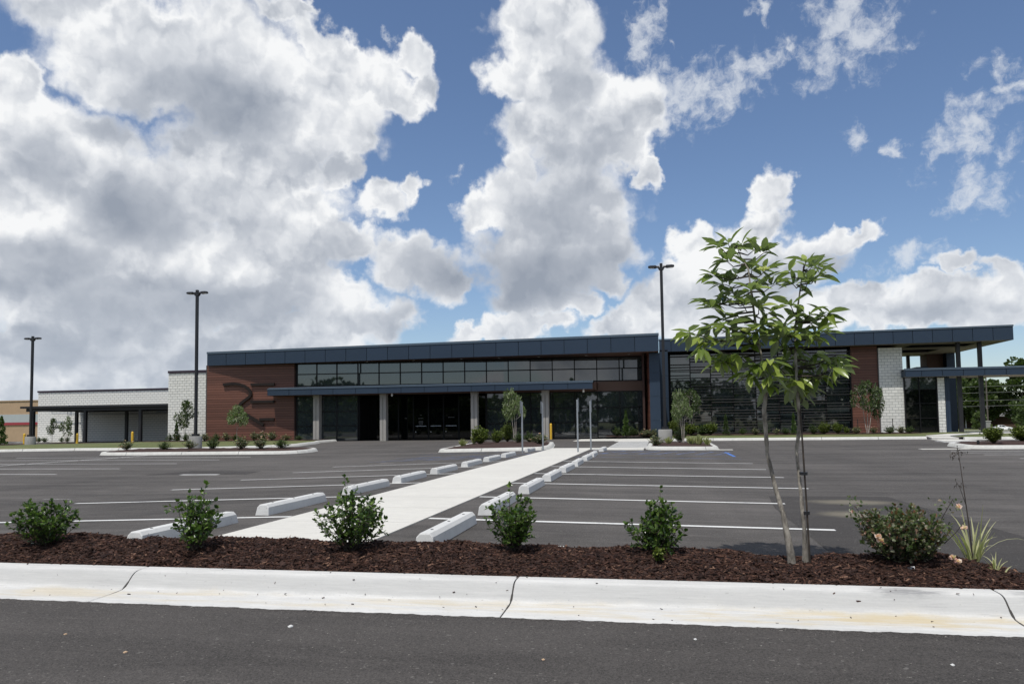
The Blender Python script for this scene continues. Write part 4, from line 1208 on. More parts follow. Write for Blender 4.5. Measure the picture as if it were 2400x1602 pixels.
BL, BH = .406, .203
def block_face(name, x0, x1, y, z0, z1, depth, singles, joined=True, left_side=False):
    """a wall of white blocks in running bond; singles = how many rows from the top are separate blocks"""
    w = MB().box(x0 + .012, x1 - .012, y + .016, y + depth, z0, z1 - .01).build(name, M_MORTAR, bld)
    rows = int(round((z1 - z0) / BH)); bh = (z1 - z0) / rows
    jb = MB()
    for r in range(rows):
        zb = z1 - (r + 1) * bh
        edges = [x0] + [x for x in np.arange(x0 + (BL if r % 2 else BL / 2), x1 - .06, BL)] + [x1]
        for a, c_ in zip(edges[:-1], edges[1:]):
            if c_ - a < .05: continue
            dy = random.uniform(0, .005)
            if r < singles:
                piece('block', a + .013, c_ - .013, y, y + .09, zb + .012, zb + bh - .012, M_BLOCK, w)
            else:
                jb.box(a + .013, c_ - .013, y + dy, y + .05, zb + .012, zb + bh - .012)
    if jb.v: tag(jb.build('block', M_BLOCK, w), kind='stuff')
    return w
block_face('block_pier', 15.71, 17.32, 57.78, .1, 6.24, 1.6, 99)
block_face('block_pier', 19.46, 19.93, 57.55, .1, 4.0, 1.6, 99)
# window between the piers and the dark corner beside it
wf = MB()
for x in (17.34, 18.29, 19.43): wf.box(x - .03, x + .03, 57.62, 57.76, .1, 4.08)
wi = wf.build('corner_window', M_FRAME, bld)
for x0, x1 in ((17.37, 18.26), (18.32, 19.40)):
    for z0, z1 in ((.12, 1.14), (1.14, 2.19), (2.19, 3.19), (3.19, 4.06)):
        piece('pane', x0, x1, 57.70, 57.715, z0 + .025, z1 - .025, M_GLASS if z0 > 3 else M_GLASSD, wi, (random.uniform(-.003, .003), 0, random.uniform(-.003, .003)))
        piece('transom', x0, x1, 57.66, 57.75, z0 - .025, z0 + .025, M_FRAME, wi)
MB().box(17.33, 19.44, 57.86, 58.0, .1, 4.1).build('inner_wall', M_DARKIN, bld)
dc = MB().box(19.95, 20.24, 57.6, 59.2, .05, 4.05).build('blue_corner', M_GAP, bld)
piece('panel', 19.95, 20.08, 57.57, 57.595, .06, 4.04, M_BLUE, dc); piece('panel', 20.09, 20.24, 57.57, 57.595, .06, 4.04, M_BLUE, dc); piece('panel', 20.242, 20.265, 57.61, 59.2, .06, 4.04, M_BLUE, dc)
# drive-through canopy and its posts
canopy(17.2, 46.0, 56.9, 4.05, 4.66, 3.3, [17.2, 18.26, 19.60] + [19.60 + 1.345 * i for i in range(1, 20)] + [46.0], sofm=M_SOFFIT2, name='drive_canopy')
for x, y in ((20.9, 57.6), (22.29, 57.6), (20.9, 68.3), (23.6, 68.6)):
    ps = MB().box(x - .12, x + .12, y - .12, y + .12, .02, 6.45).build('post', M_BLACK, bld)
    piece('base_plate', x - .2, x + .2, y - .2, y + .2, .0, .1, M_BLACK, ps)
MB().box(22.1, 23.36, 67.5, 69.1, 0, 6.43).build('brick_core', M_BRICK, bld)
MB().box(23.37, 24.0, 66.8, 69.1, 0, 6.43).build('blue_core', M_BLUE, bld)
MB().box(21.2, 22.1, 67.2, 68.9, 0, 5.38).build('low_wall', M_BLUE, bld)
# bulk behind the fronts
MB().box(-33.4, -.6, 57.6, 72, -.2, 6.5).build('rear_hall', M_BAND, bld)
MB().box(.3, 17.2, 58.8, 66, -.2, 6.4).build('rear_hall', M_BAND, bld)

# white block wing on the left
block_face('white_block_wall', -37.8, -33.72, 52.5, -.08, 5.42, .5, 9)
MB().box(-37.82, -33.7, 52.44, 53.05, 5.43, 5.62).build('wall_coping', plain('dark_coping', (.035, .022, .035), .5, .05), bld)
MB().box(-37.78, -33.8, 53.0, 66, -.1, 5.4).build('wing_hall', M_BLOCK, bld)
block_face('white_block_wall', -56.8, -37.82, 60.0, -.1, 4.56, .5, 0)
MB().box(-56.85, -37.8, 59.94, 60.6, 4.57, 4.73).build('wall_coping', bpy.data.materials['dark_coping'], bld)
MB().box(-56.75, -37.85, 60.5, 76, -.1, 4.55).build('wing_hall', M_BLOCK, bld)
block_face('white_block_wall', -51.9, -37.82, 59.2, -.1, 2.75, .5, 0)
pb = MB().box(-53.35, -53.25, 59.8, 59.98, 2.95, 3.2); pb.cyl(-53.3, 59.78, 3.2, 3.36, .1, 10)
pb.build('wall_lamp', M_WHITEM, bld)
piece('conduit_box', -34.25, -34.1, 52.44, 52.5, .3, .55, M_GALV, bld)

# ------------------------------------------------------------------ carport, lamps, posts, wheel stops
cp = empty('carport', (-45, 55.5, -.08), 'flat black steel carport on slim posts before the white block wing', 'carport')
MB().box(-51.6, -37.95, 52.7, 59.1, 2.88, 3.05).build('roof', M_BLACK, cp)
for y in (53.2, 58.5):
    piece('beam', -51.4, -38.2, y - .1, y + .1, 2.62, 2.88, M_BLACK, cp)
for x in (-51, -47.5, -44, -40.5): piece('joist', x - .06, x + .06, 53.3, 58.4, 2.66, 2.88, M_BLACK, cp)
for x, y in ((-50.78, 53.2), (-45.82, 53.2), (-40.75, 53.2), (-51.3, 58.5), (-46.2, 58.5), (-41.0, 58.5)):
    po = piece('post', x - .11, x + .11, y - .11, y + .11, -.08, 2.62, M_BLACK, cp)
    piece('base_plate', x - .2, x + .2, y - .2, y + .2, -.09, -.05, M_BLACK, po)
for a, b_ in (((-55.0, 59.7, 2.60), (-38.3, 59.0, 2.58)), ((-52.6, 58.9, 2.45), (-38.3, 58.9, 2.43))):
    t_ = MB().tube([(a[0], a[1], 2.9), a, b_, (b_[0], b_[1], 2.9)], .035, 6)
    t_.build('sprinkler_pipe', M_GALV, cp)

def lamp(x, y, z, top, label, bw=.33, bh=.72, head=.63):
    t = empty('street_lamp', (x, y, z), label, 'street lamp', 'tall twin-head lamps of the car park')
    b = MB(); n = 28
    prof = [(0, bw), (bh - .03, bw), (bh - .008, bw - .012), (bh, bw - .035)]
    for zz, r in prof:
        for k in range(n): b.v.append((x + r * math.cos(2 * math.pi * k / n), y + r * math.sin(2 * math.pi * k / n), z + zz - .1 * (zz == 0)))
    for i in range(3):
        for k in range(n):
            b.f.append((i * n + k, i * n + (k + 1) % n, (i + 1) * n + (k + 1) % n, (i + 1) * n + k)); b.mi.append(0)
    b.f.append(tuple(3 * n + k for k in range(n))); b.mi.append(0)
    b.build('concrete_base', M_CONC, t, smooth=True)
    piece('base_cover', x - .15, x + .15, y - .15, y + .15, z + bh, z + bh + .13, M_BLACK, t)
    p = MB().cbox(x - .07, x + .07, y - .07, y + .07, z + bh + .13, z + top - z, .012)
    p.build('pole', M_BLACK, t)
    br = MB(); br.hexa([(x - .1, y - .09, top - .33), (x + .1, y - .09, top - .33), (x + .1, y + .09, top - .33), (x - .1, y + .09, top - .33),
                        (x - .17, y - .09, top - .2), (x + .17, y - .09, top - .2), (x + .17, y + .09, top - .2), (x - .17, y + .09, top - .2)])
    br.build('bracket', M_BLACK, t)
    for s in (-1, 1):
        h = MB()
        def X(d): return x + s * d
        st = [(.09, .05, .05), (.22, .05, .05), (.26, .13, .065), (.50, .15, .06), (.60, .12, .045), (head, .06, .02)]
        rows = []
        for d, w, th in st:
            zc = top - .17 + d * .03
            for (yy, zz) in ((-w, -th), (w, -th), (w, th * .3), (w * .6, th), (-w * .6, th), (-w, th * .3)):
                h.v.append((X(d), y + yy, zc + zz))
        for i in range(len(st) - 1):
            for k in range(6):
                f = (i * 6 + k, (i + 1) * 6 + k, (i + 1) * 6 + (k + 1) % 6, i * 6 + (k + 1) % 6)
                h.f.append(f if s > 0 else f[::-1]); h.mi.append(0)
        e = (len(st) - 1) * 6
        h.f.append(tuple(e + k for k in range(6))[::(-1 if s < 0 else 1)]); h.mi.append(0)
        hd = h.build('lamp_head', M_BLACK, t)
        piece('lens', min(X(.36), X(.57)), max(X(.36), X(.57)), y - .09, y + .09, top - .225, top - .212, M_WHITEM, hd)
    return t
lamp(-42.0, 43.8, -.04, 7.55, 'black twin-head lamp on round concrete base by the carport, leftmost of the three')
lamp(-24.85, 36.9, -.03, 8.75, 'black twin-head lamp on round concrete base in front of the white block wall')
lamp(.33, 36.85, .06, 8.87, 'black twin-head lamp on concrete base before the slate blue column')

def sign(x, y, z, h, side, label):
    t = empty('sign_post', (x, y, z), label, 'sign post', 'thin steel sign posts at the end of the walk')
    b = MB()
    b.box(x - .03, x + .03, y - .022, y + .022, z - .1, z + h - .05); b.build('post', M_GALV, t)
    b = MB(); b.cbox(x + side * .045 - .006, x + side * .045 + .006, y - .16, y + .16, z + h - .52, z + h, .004); b.build('sign_plate', M_GALV, t)
    for zz in (h - .1, h - .45):
        MB().tube([(x - side * .035, y, z + zz), (x + side * .055, y, z + zz)], .012, 6).build('bolt', M_GALV, t)
sign(-5.38, 29.7, -.02, 2.1, -1, 'steel sign post, tallest on the left edge of the walk')
sign(-4.88, 31.9, 0, 2.1, -1, 'steel sign post left of the walk, in front of a concrete column')
sign(-3.12, 29.5, 0, 2.13, 1, 'steel sign post nearest the viewer on the right edge of the walk')
sign(-2.82, 31.9, 0, 2.13, 1, 'steel sign post right of the walk, farther and rightmost of the four')

def bollard(x, y, z, h, label):
    t = empty('bollard', (x, y, z), label, 'bollard', 'yellow bollards')
    b = MB(); n = 14; r = .085
    for zz, rr_ in ((-.1, r), (h - .09, r), (h - .05, r * .93), (h - .015, r * .6), (h, r * .12)):
        for k in range(n): b.v.append((x + rr_ * math.cos(2 * math.pi * k / n), y + rr_ * math.sin(2 * math.pi * k / n), z + zz))
    for i in range(4):
        for k in range(n): b.f.append((i * n + k, i * n + (k + 1) % n, (i + 1) * n + (k + 1) % n, (i + 1) * n + k)); b.mi.append(0)
    b.f.append(tuple(4 * n + k for k in range(n))); b.mi.append(0)
    b.build('sleeve', M_YELLOW, t, smooth=True)
    MB().cyl(x, y, z - .02, z + .02, r + .015, 14).build('collar', M_CONC, t)
bollard(-45.1, 46.5, -.03, .92, 'yellow bollard just left of the leftmost lamp base')
bollard(-40.7, 46.5, -.03, .88, 'yellow bollard by the pair of pale saplings near the carport post')
bollard(-36.25, 46.5, .03, .90, 'yellow bollard in front of the shaded wall under the carport')
bollard(-7.3, 51.45, .0, 1.12, 'yellow bollard beside the rightmost concrete canopy column')

ORD = ['first', 'second', 'third', 'fourth', 'fifth', 'sixth', 'seventh', 'eighth', 'ninth', 'tenth', 'eleventh', 'twelfth', 'thirteenth']
def wheel_stop_mesh():
    prof = [(-.1, 0), (.1, 0), (.085, .105), (.052, .142), (-.052, .142), (-.085, .105)]
    b = MB(); n = 6; L = .915
    st = [(-L, 1, 1), (-L + .012, 1, 1), (L - .012, 1, 1), (L, 1, 1)]
    for i, (yy, _, _) in enumerate(st):
        sh = .012 if i in (0, 3) else 0
        for (px, pz) in prof:
            b.v.append((px * (1 - sh * 3), yy + (0.0 if pz < .1 else (.03 if i < 2 else -.03) * (pz / .15)), max(pz - sh, 0)))
    for i in range(3):
        for k in range(n): b.f.append((i * n + k, i * n + (k + 1) % n, (i + 1) * n + (k + 1) % n, (i + 1) * n + k)); b.mi.append(0)
    b.f.append(tuple(k for k in range(n - 1, -1, -1))); b.f.append(tuple(3 * n + k for k in range(n))); b.mi += [0, 0]
    me = b.mesh('wheel_stop', M_STOP)
    import bmesh
    bm = bmesh.new(); bm.from_mesh(me); bmesh.ops.recalc_face_normals(bm, faces=bm.faces[:]); bm.to_mesh(me); bm.free()
    return me
ws_me = wheel_stop_mesh()
pin_me = MB().cyl(0, 0, 0, .006, .016, 8).mesh('pin', M_BLACK)
for side, x, ys in (('left', -5.31, [7.75, 10.3, 13.15, 15.6, 18.25, 21.1, 23.8, 26.5, 31.2]), ('right', -2.26, [7.92, 10.52, 13.42, 16.05, 18.68, 21.2, 24.05, 26.5, 31.2])):
    for i, y in enumerate(ys):
        z = gz(x, y) + .006
        who = 'nearest the viewer' if i == 0 else ('farthest away, by the sign posts' if i == 8 else ORD[i] + ' from the mulch bed')
        t = empty('wheel_stop', (x, y, z), 'white concrete wheel stop %s of the walk, %s' % (side, who), 'wheel stop', 'concrete wheel stops along the walk')
        rz = random.uniform(-.012, .012)
        place('bar', ws_me, (x, y, z), t, (0, 0, rz))
        for d in (-.62, .0, .62): place('pin', pin_me, (x, y + d, z + .140), t)

# ------------------------------------------------------------------ the two magnolias near the kerb
MAGA = [(0.66, 2.79), (0.78, 2.76), (0.90, 2.71), (0.96, 2.66), (0.55, 2.70), (0.61, 2.58), (0.71, 2.50), (0.84, 2.52), (0.96, 2.49), (0.49, 2.47), (0.59, 2.42), (0.91, 2.41), (1.04, 2.38), (0.67, 2.34), (0.80, 2.29), (0.97, 2.27), (0.44, 2.26), (0.55, 2.24), (0.66, 2.25), (0.47, 2.18), (0.74, 2.20), (0.86, 2.16), (0.58, 2.10), (0.68, 2.10), (0.99, 2.13), (0.48, 2.03), (0.56, 2.00), (0.70, 2.02), (0.88, 2.01), (0.34, 1.94), (0.43, 1.90), (0.54, 1.89), (0.73, 1.91), (0.83, 1.94), (0.26, 1.95), (0.37, 1.82), (0.57, 1.79), (0.66, 1.77), (0.52, 1.72), (0.73, 1.78), (0.79, 1.86), (0.82, 1.67), (0.93, 1.70), (0.75, 1.60), (0.93, 1.58), (0.94, 1.51)]
MAGB = [(1.26, 2.53), (1.17, 2.51), (1.34, 2.51), (1.42, 2.53), (1.2, 2.39), (1.38, 2.42), (1.27, 2.35), (1.13, 2.18), (1.2, 2.09), (1.28, 2.08), (1.36, 2.04), (1.41, 2.08), (1.46, 2.09), (1.1, 2.04), (1.17, 2.0), (1.27, 1.98), (1.34, 1.93), (1.44, 1.99), (1.11, 1.93), (1.04, 1.97), (1.21, 1.9), (1.31, 1.89), (1.08, 1.84), (1.15, 1.83), (0.99, 1.89), (1.25, 1.77), (1.36, 1.76), (1.28, 1.7), (1.4, 1.67), (1.49, 1.71), (1.52, 1.74), (1.1, 1.71), (1.15, 1.67), (1.05, 1.65), (1.27, 1.6), (1.32, 1.56), (1.44, 1.62), (1.53, 1.64), (1.19, 1.56), (1.13, 1.53), (1.17, 1.48), (1.26, 1.48), (1.23, 1.41), (1.38, 1.56)]
def mag_leaf(seed):
    r = random.Random(seed)
    L, n = 1.0, 6
    b = MB(); bend = r.uniform(.05, .28); fold = r.uniform(.03, .10); tw = r.uniform(-.15, .15)
    prof = [.025, .105, .15, .148, .10, .004]
    for i in range(n):
        t = i / (n - 1); y = t * L; zz = -bend * t * t
        w = prof[i]
        for s in (-1, 0, 1):
            b.v.append((s * w, y, zz + (fold * abs(s) * (w / .15)) + tw * s * w * t))
    for i in range(n - 1):
        for k in (0, 1):
            a = i * 3 + k
            b.f.append((a, a + 1, a + 4, a + 3)); b.mi.append(0)
    return b.mesh('leaf', M_MAG, True)
MAG_LEAVES = [mag_leaf(i) for i in range(7)]
def magnolia(trunk_pts, trunk_r, clusters, seed, label, nleaf, y0, flowers=()):
    r = random.Random(seed)
    base = trunk_pts[0]
    t = empty('magnolia_tree', (base[0], y0, base[1] - .06), label, 'tree', 'young magnolias in the mulch bed')
    pts = [(x + r.uniform(-.004, .004), y0 + .05 * math.sin(i * 1.3 + seed), z) for i, (x, z) in enumerate(trunk_pts)]
    # finer, slightly knobbly trunk
    tp, tr = [], []
    for i in range(len(pts) - 1):
        for k in range(5):
            u = k / 5
            p = Vector(pts[i]).lerp(Vector(pts[i + 1]), u)
            tp.append(p); tr.append((trunk_r[i] * (1 - u) + trunk_r[i + 1] * u) * (1 + .11 * r.uniform(-1, 1)))
    tp.append(Vector(pts[-1])); tr.append(trunk_r[-1])
    tp[0].z -= .1; tr[0] *= 1.25
    MB().tube(tp, tr, 10).build('trunk', M_BARK, t, smooth=True)
    n_done = 0; xp, xd, xn, xs2 = [], [], [], []
    for ci, (cx, cz) in enumerate(clusters):
        cy = y0 + r.uniform(-.22, .22)
        tip = Vector((cx, cy, cz))
        # twig from the trunk, leaving it lower down
        best = min(tp, key=lambda p: (p - tip).length + (.6 if p.z > cz - .03 else 0))
        mid = best.lerp(tip, .55) + Vector((r.uniform(-.02, .02), r.uniform(-.02, .02), -.03 - .02 * r.random()))
        L = (tip - best).length
        MB().tube([best, best.lerp(mid, .5), mid, mid.lerp(tip, .6) + Vector((0, 0, .004)), tip], [.006 + .008 * L, .006 + .006 * L, .0048, .0035, .0022], 5).build('twig', M_BARKD, t, smooth=True)
        out = (tip - Vector((best.x, best.y, best.z))).normalized()
        nl = nleaf + r.choice((-1, 0, 0, 1))
        ph = r.uniform(0, 6.28)
        for k in range(nl):
            az = ph + k * 2.4
            rise = r.uniform(-.8, .6) + (.3 if cz > 2.15 else (-.1 if cz > 1.85 else -.55))
            d = Vector((math.cos(az), math.sin(az), rise)) + out * .55
            d.normalize()
            nrm = Vector((r.gauss(0, .35), r.gauss(0, .35), 1.0))
            s = d.cross(nrm).normalized(); n_ = s.cross(d)
            M = Matrix((s, d, n_)).transposed()
            sz = r.uniform(.115, .205)
            p = tip - out * r.uniform(0, .05) + d * .012
            if k >= 6 or n_done >= 300:          # past 300 single leaves the rest follow in one mesh
                xp.append(p); xd.append(d); xn.append(n_); xs2.append(sz); continue
            o = place('leaf', r.choice(MAG_LEAVES), p, t)
            o.rotation_euler = M.to_euler(); o.scale = (sz * r.uniform(.95, 1.25), sz, sz)
            n_done += 1
    if xp:
        b0 = np.array((base[0], y0, base[1] - .06))
        o = place('leaf', leaves_mesh('leaf', np.array(xp) - b0, np.array(xd), np.array(xn), np.array(xs2), M_MAG2, .55), tuple(b0), t); o['kind'] = 'stuff'
    for (fx, fz) in flowers:
        c = Vector((fx, y0 - .2, fz)); n = 9
        pos = np.array([c] * n); a = np.linspace(0, 6.28, n, endpoint=False)
        d = np.stack([np.cos(a), np.sin(a) * .6, np.full(n, .55)], 1)
        place('flower', leaves_mesh('flower', pos, d, np.tile([0, 0, 1.0], (n, 1)), np.full(n, .065), M_PETALW, .9), (0, 0, 0), t)
    return t
magnolia([(1.08, .0), (1.02, .40), (.97, .62), (.92, .90), (.91, 1.06), (.89, 1.28), (.91, 1.45), (.89, 1.71), (.86, 1.95), (.84, 2.13), (.81, 2.34), (.80, 2.50), (.75, 2.62), (.72, 2.72)],
         [.032, .021, .018, .0165, .017, .018, .016, .013, .012, .010, .008, .007, .005, .003], MAGA, 4,
         'young magnolia with the leaning trunk and the taller, wider crown', 8, 6.70, flowers=((.75, 1.93), (.90, 2.44)))
magnolia([(1.20, .0), (1.19, .28), (1.18, .44), (1.17, .68), (1.165, .93), (1.19, 1.14), (1.17, 1.34), (1.17, 1.71), (1.18, 1.96), (1.21, 2.15), (1.25, 2.41), (1.26, 2.52)],
         [.027, .018, .016, .0145, .015, .016, .014, .011, .010, .008, .006, .003], MAGB, 9,
         'young magnolia with the straight trunk and a single bare shoot on top', 7, 6.74)
sk = empty('tree_stake', (1.225, 6.70, .0), 'thin dark stake strapped to the straight magnolia trunk', 'stake')
MB().tube([(1.222, 6.69, -.05), (1.212, 6.70, .5), (1.197, 6.70, 1.0), (1.185, 6.71, 1.42)], [.0085, .008, .008, .006], 7).build('rod', M_BARKD, sk, smooth=True)
for z, x in ((.41, 1.196), (.74, 1.19)):
    MB().tube([(x + .008, 6.71, z - .013), (x + .008, 6.71, z + .013)], [.034, .034], 10).build('tie', M_BLACK, sk)

# ------------------------------------------------------------------ shrubs
def shrub_parts(t, base, w, h, seed, m, nst, leaf, per, spread=1.0, flat=.0, aspect=1.0, leaders=0):
    """stems that fan out of the ground and carry leaves; returns sampled twig tips"""
    r = np.random.default_rng(seed)
    st = MB(); P, D, N = [], [], []; tips = []
    bx, by, bz_ = base
    for i in range(nst):
        az = r.uniform(0, 2 * math.pi); rad = (r.uniform(0, 1) ** .6) * w / 2 * spread
        hz = h * (1 - .55 * (rad / (w / 2)) ** 2 * (1 - flat)) * r.uniform(.68, 1.03)
        if i < leaders:
            hz = h * r.uniform(1.0, 1.22); rad *= .75
        elif i < leaders * 2:
            hz *= .72; rad = w * r.uniform(.52, .66)
        tip = Vector((bx + math.cos(az) * rad, by + math.sin(az) * rad, bz_ + hz))
        b0 = Vector((bx + r.normal(0, .02), by + r.normal(0, .02), bz_ - .03))
        mid = b0.lerp(tip, .5) + Vector((math.cos(az), math.sin(az), 0)) * rad * .22
        pts = []
        for k in range(7):
            u = k / 6
            pts.append(b0 * (1 - u) ** 2 + mid * 2 * u * (1 - u) + tip * u * u)
        st.tube(pts, [.0055 * (1 - .75 * k / 6) for k in range(7)], 5)
        tips.append(tip)
        # side twigs
        segs = [(pts[k], pts[k + 1]) for k in range(1, 6)]
        for s_ in range(4):
            k = int(r.integers(2, 6)); p0 = pts[k]
            dr = Vector((r.normal(), r.normal(), r.uniform(.1, 1.1))).normalized() * r.uniform(.18, .32) * h
            p1 = p0 + dr
            if (p1.x - bx) ** 2 + (p1.y - by) ** 2 > (w * .53) ** 2 or p1.z > bz_ + h * 1.03: continue
            st.tube([p0, p0.lerp(p1, .5) + Vector((0, 0, .008)), p1], [.003, .0025, .0015], 4); segs.append((p0, p1)); segs.append((p0.lerp(p1, .5), p1)); tips.append(p1)
        for a, b_ in segs:
            ax = (b_ - a).normalized()
            n = max(2, int(per * (b_ - a).length / leaf))
            for q in range(n):
                u = (q + r.uniform(0, 1)) / n
                p = a.lerp(b_, u)
                s_ = ax.cross(Vector((r.normal(), r.normal(), r.normal()))).normalized()
                d = s_ * .85 + ax * .65 + Vector((0, 0, .1))
                P.append(p); D.append(d); N.append((r.normal(0, .45), r.normal(0, .45), 1.0))
        for q in range(4):
            d = (tip - pts[-2]).normalized() + Vector((r.normal(0, .5), r.normal(0, .5), r.normal(0, .3)))
            P.append(tip); D.append(d); N.append((r.normal(0, .5), r.normal(0, .5), 1.0))
    P, D, N = np.array(P), np.array(D), np.array(N)
    S = leaf * r.uniform(.6, 1.15, len(P))
    st.build('stem', M_BARKD, t, smooth=True)
    me = leaves_mesh('foliage', P - np.array(base), D, N, S, m, aspect)
    o = place('foliage', me, base, t); o['kind'] = 'stuff'
    return tips

FG = [((-6.02, 6.50, .03), .60, .50, 'dark green shrub in the mulch bed, leftmost of the five, low and wide'),
      ((-4.38, 6.46, .05), .58, .56, 'dark green shrub in front of the nearest left wheel stop'),
      ((-2.83, 6.62, .05), .70, .60, 'widest dark green shrub, before the concrete walk'),
      ((-1.31, 6.70, .05), .56, .53, 'dark green shrub just right of the nearest right wheel stop'),
      ((-.06, 6.76, .03), .55, .51, 'dark green shrub before white parking lines, closest to the magnolias')]
for i, (b_, w, h, lb) in enumerate(FG):
    t = empty('shrub', b_, lb, 'shrub', 'dark green shrubs in the near mulch bed')
    shrub_parts(t, b_, w, h * .92, 40 + i, M_LEAF_SHRUB, (42, 30, 42, 34, 38)[i], (.044, .047, .045, .043, .046)[i], (1.8, 1.5, 1.6, 1.7, 1.7)[i], flat=(.45, .25, .3, .15, .35)[i], leaders=(1, 2, 2, 1, 1)[i])
t = empty('seedling', (-.02, 6.42, .04), 'tiny light green seedling at the foot of the rightmost dark shrub', 'seedling')
shrub_parts(t, (-.02, 6.42, .04), .14, .10, 60, M_LEAF_ROUND, 6, .04, 1.2)
# rose bush with its blooms
RB = (1.95, 6.66, -.02)
t = empty('rose_bush', RB, 'large rose bush with pink blooms and reddish tips beside the magnolias', 'rose bush')
tips = shrub_parts(t, RB, .72, .50, 71, M_LEAF_ROSE, 100, .037, 2.3, flat=.6)
def bloom(name, c, s, parent, m=M_PETAL, seed=0):
    r = np.random.default_rng(seed); n = 16
    a = r.uniform(0, 6.28, n); e = r.uniform(-.1, 1.2, n)
    d = np.stack([np.cos(a) * np.cos(e), np.sin(a) * np.cos(e), np.sin(e)], 1)
    return place(name, leaves_mesh(name, np.zeros((n, 3)), d, r.normal(0, 1, (n, 3)), r.uniform(.6, 1.1, n) * s, m, 1.5), c, parent)
for i, (dx, dz) in enumerate(((-.27, .28), (.36, .36), (.33, .52), (.27, .13), (.30, .10), (-.25, .25))):
    bloom('rose_bloom', (RB[0] + dx, RB[1] - .26, RB[2] + dz), .034, t, seed=i)
shoot = MB()
for x0, x1, z1 in ((-.2, -.38, .50), (.2, .36, .56), (.3, .45, .40)):
    shoot.tube([(RB[0] + x0, RB[1], RB[2] + .2), (RB[0] + (x0 + x1) / 2, RB[1] - .05, RB[2] + z1 * .75), (RB[0] + x1, RB[1] - .05, RB[2] + z1)], [.004, .003, .002], 5)
shoot.build('shoot', M_BARKD, t, smooth=True)
r_ = np.random.default_rng(5)
pp_ = []
for x0, z0, n in ((-.36, .47, 60), (.30, .50, 40)):
    pp_.append(np.stack([RB[0] + x0 + r_.normal(0, .05, n), RB[1] - .05 + r_.normal(0, .05, n), RB[2] + z0 + r_.normal(0, .055, n)], 1))
pp_ = np.concatenate(pp_)
o = place('shoot_foliage', leaves_mesh('shoot_foliage', pp_ - np.array(RB), r_.normal(0, 1, pp_.shape), r_.normal(0, 1, pp_.shape) + np.array([0, 0, 1.5]), r_.uniform(.022, .036, len(pp_)), M_LEAF_ROSE), RB, t); o['kind'] = 'stuff'
lbl = MB().hexa([(1.89, 6.40, .01), (1.94, 6.39, .015), (1.94, 6.395, .04), (1.89, 6.405, .03), (1.892, 6.41, .01), (1.942, 6.40, .015), (1.942, 6.405, .04), (1.892, 6.415, .03)])
tag(lbl.build('plant_tag', M_WHITEM), 'small white plastic plant tag lying under the rose bush', 'plant tag')

def blade(p0, d, L, w, droop, m=M_BLADE):
    """one long strap leaf, folded along the middle"""
    b = MB(); n = 9; p = Vector((0, 0, 0)); d = Vector(d).normalized()
    side = d.cross(Vector((0, 0, 1))).normalized() if abs(d.z) < .98 else Vector((1, 0, 0))
    for i in range(n):
        t = i / (n - 1); ww = w * (.55 + .9 * t - 1.45 * t ** 2.6) if t < 1 else .001
        up = side.cross(d)
        for s in (-1, 0, 1): b.v.append(tuple(p + side * ww * s + up * (.25 * ww * abs(s))))
        p = p + d * L / n; d = (d + Vector((0, 0, -droop / n)) * (1 + t)).normalized()
    for i in range(n - 1):
        for k in (0, 1): b.f.append((i * 3 + k, i * 3 + k + 1, i * 3 + k + 4, i * 3 + k + 3)); b.mi.append(0)
    return b.mesh('blade', m, True)
def strap_plant(base, label, nb, L, w, seed, stalk=None, group=None, lean=.55):
    r = random.Random(seed)
    t = empty('strap_leaf_plant', base, label, 'plant', group)
    for i in range(nb):
        az = r.uniform(0, 6.28); tilt = r.uniform(.05, lean)
        d = (math.cos(az) * tilt, math.sin(az) * tilt, 1 - tilt * .5)
        place('blade', blade(None, d, L * r.uniform(.45, 1.05), w * r.uniform(.7, 1.2), r.uniform(.3, 1.7 if r.random() < .35 else .8), M_BLADE),
              (base[0] + r.uniform(-.035, .035), base[1] + r.uniform(-.03, .03), base[2] - .01), t)
    if stalk:
        b = MB(); x, y, z = base; H = stalk
        b.tube([(x, y, z), (x - .02, y, z + H * .35), (x - .05, y, z + H * .7), (x - .075, y, z + H)], [.006, .005, .0035, .002], 6)
        b.tube([(x - .03, y, z + H * .5), (x - .07, y + .01, z + H * .66), (x - .10, y, z + H * .72)], [.003, .002, .0015], 5)
        b.build('flower_stalk', M_BARKD, t, smooth=True)
        q = random.Random(3); pods = MB()
        for cx, cz, n in ((-.075, H * .985, 14), (-.11, H * .93, 8), (-.10, H * .71, 8), (-.13, H * .55, 5)):
            for _ in range(n):
                p = Vector((x + cx + q.gauss(0, .028), y + q.gauss(0, .02), z + cz + q.gauss(0, .022)))
                pods.tube([p + Vector((q.gauss(0, .012), 0, -.02)), p], [.0012, .0012], 4)
                pods.tube([p + Vector((0, 0, -.006)), p, p + Vector((0, 0, .006))], [.002, .0045, .002], 5)
        pods.build('seed_pods', M_BARKD, t, smooth=True)
    return t
strap_plant((2.52, 6.83, -.02), 'striped strap-leaf plant with one tall dry flower stalk, right end of bed', 26, .60, .0095, 8, stalk=.95)
strap_plant((2.60, 6.56, -.03), 'small tuft of striped blades right of the tall strap-leaf plant', 11, .24, .010, 12)

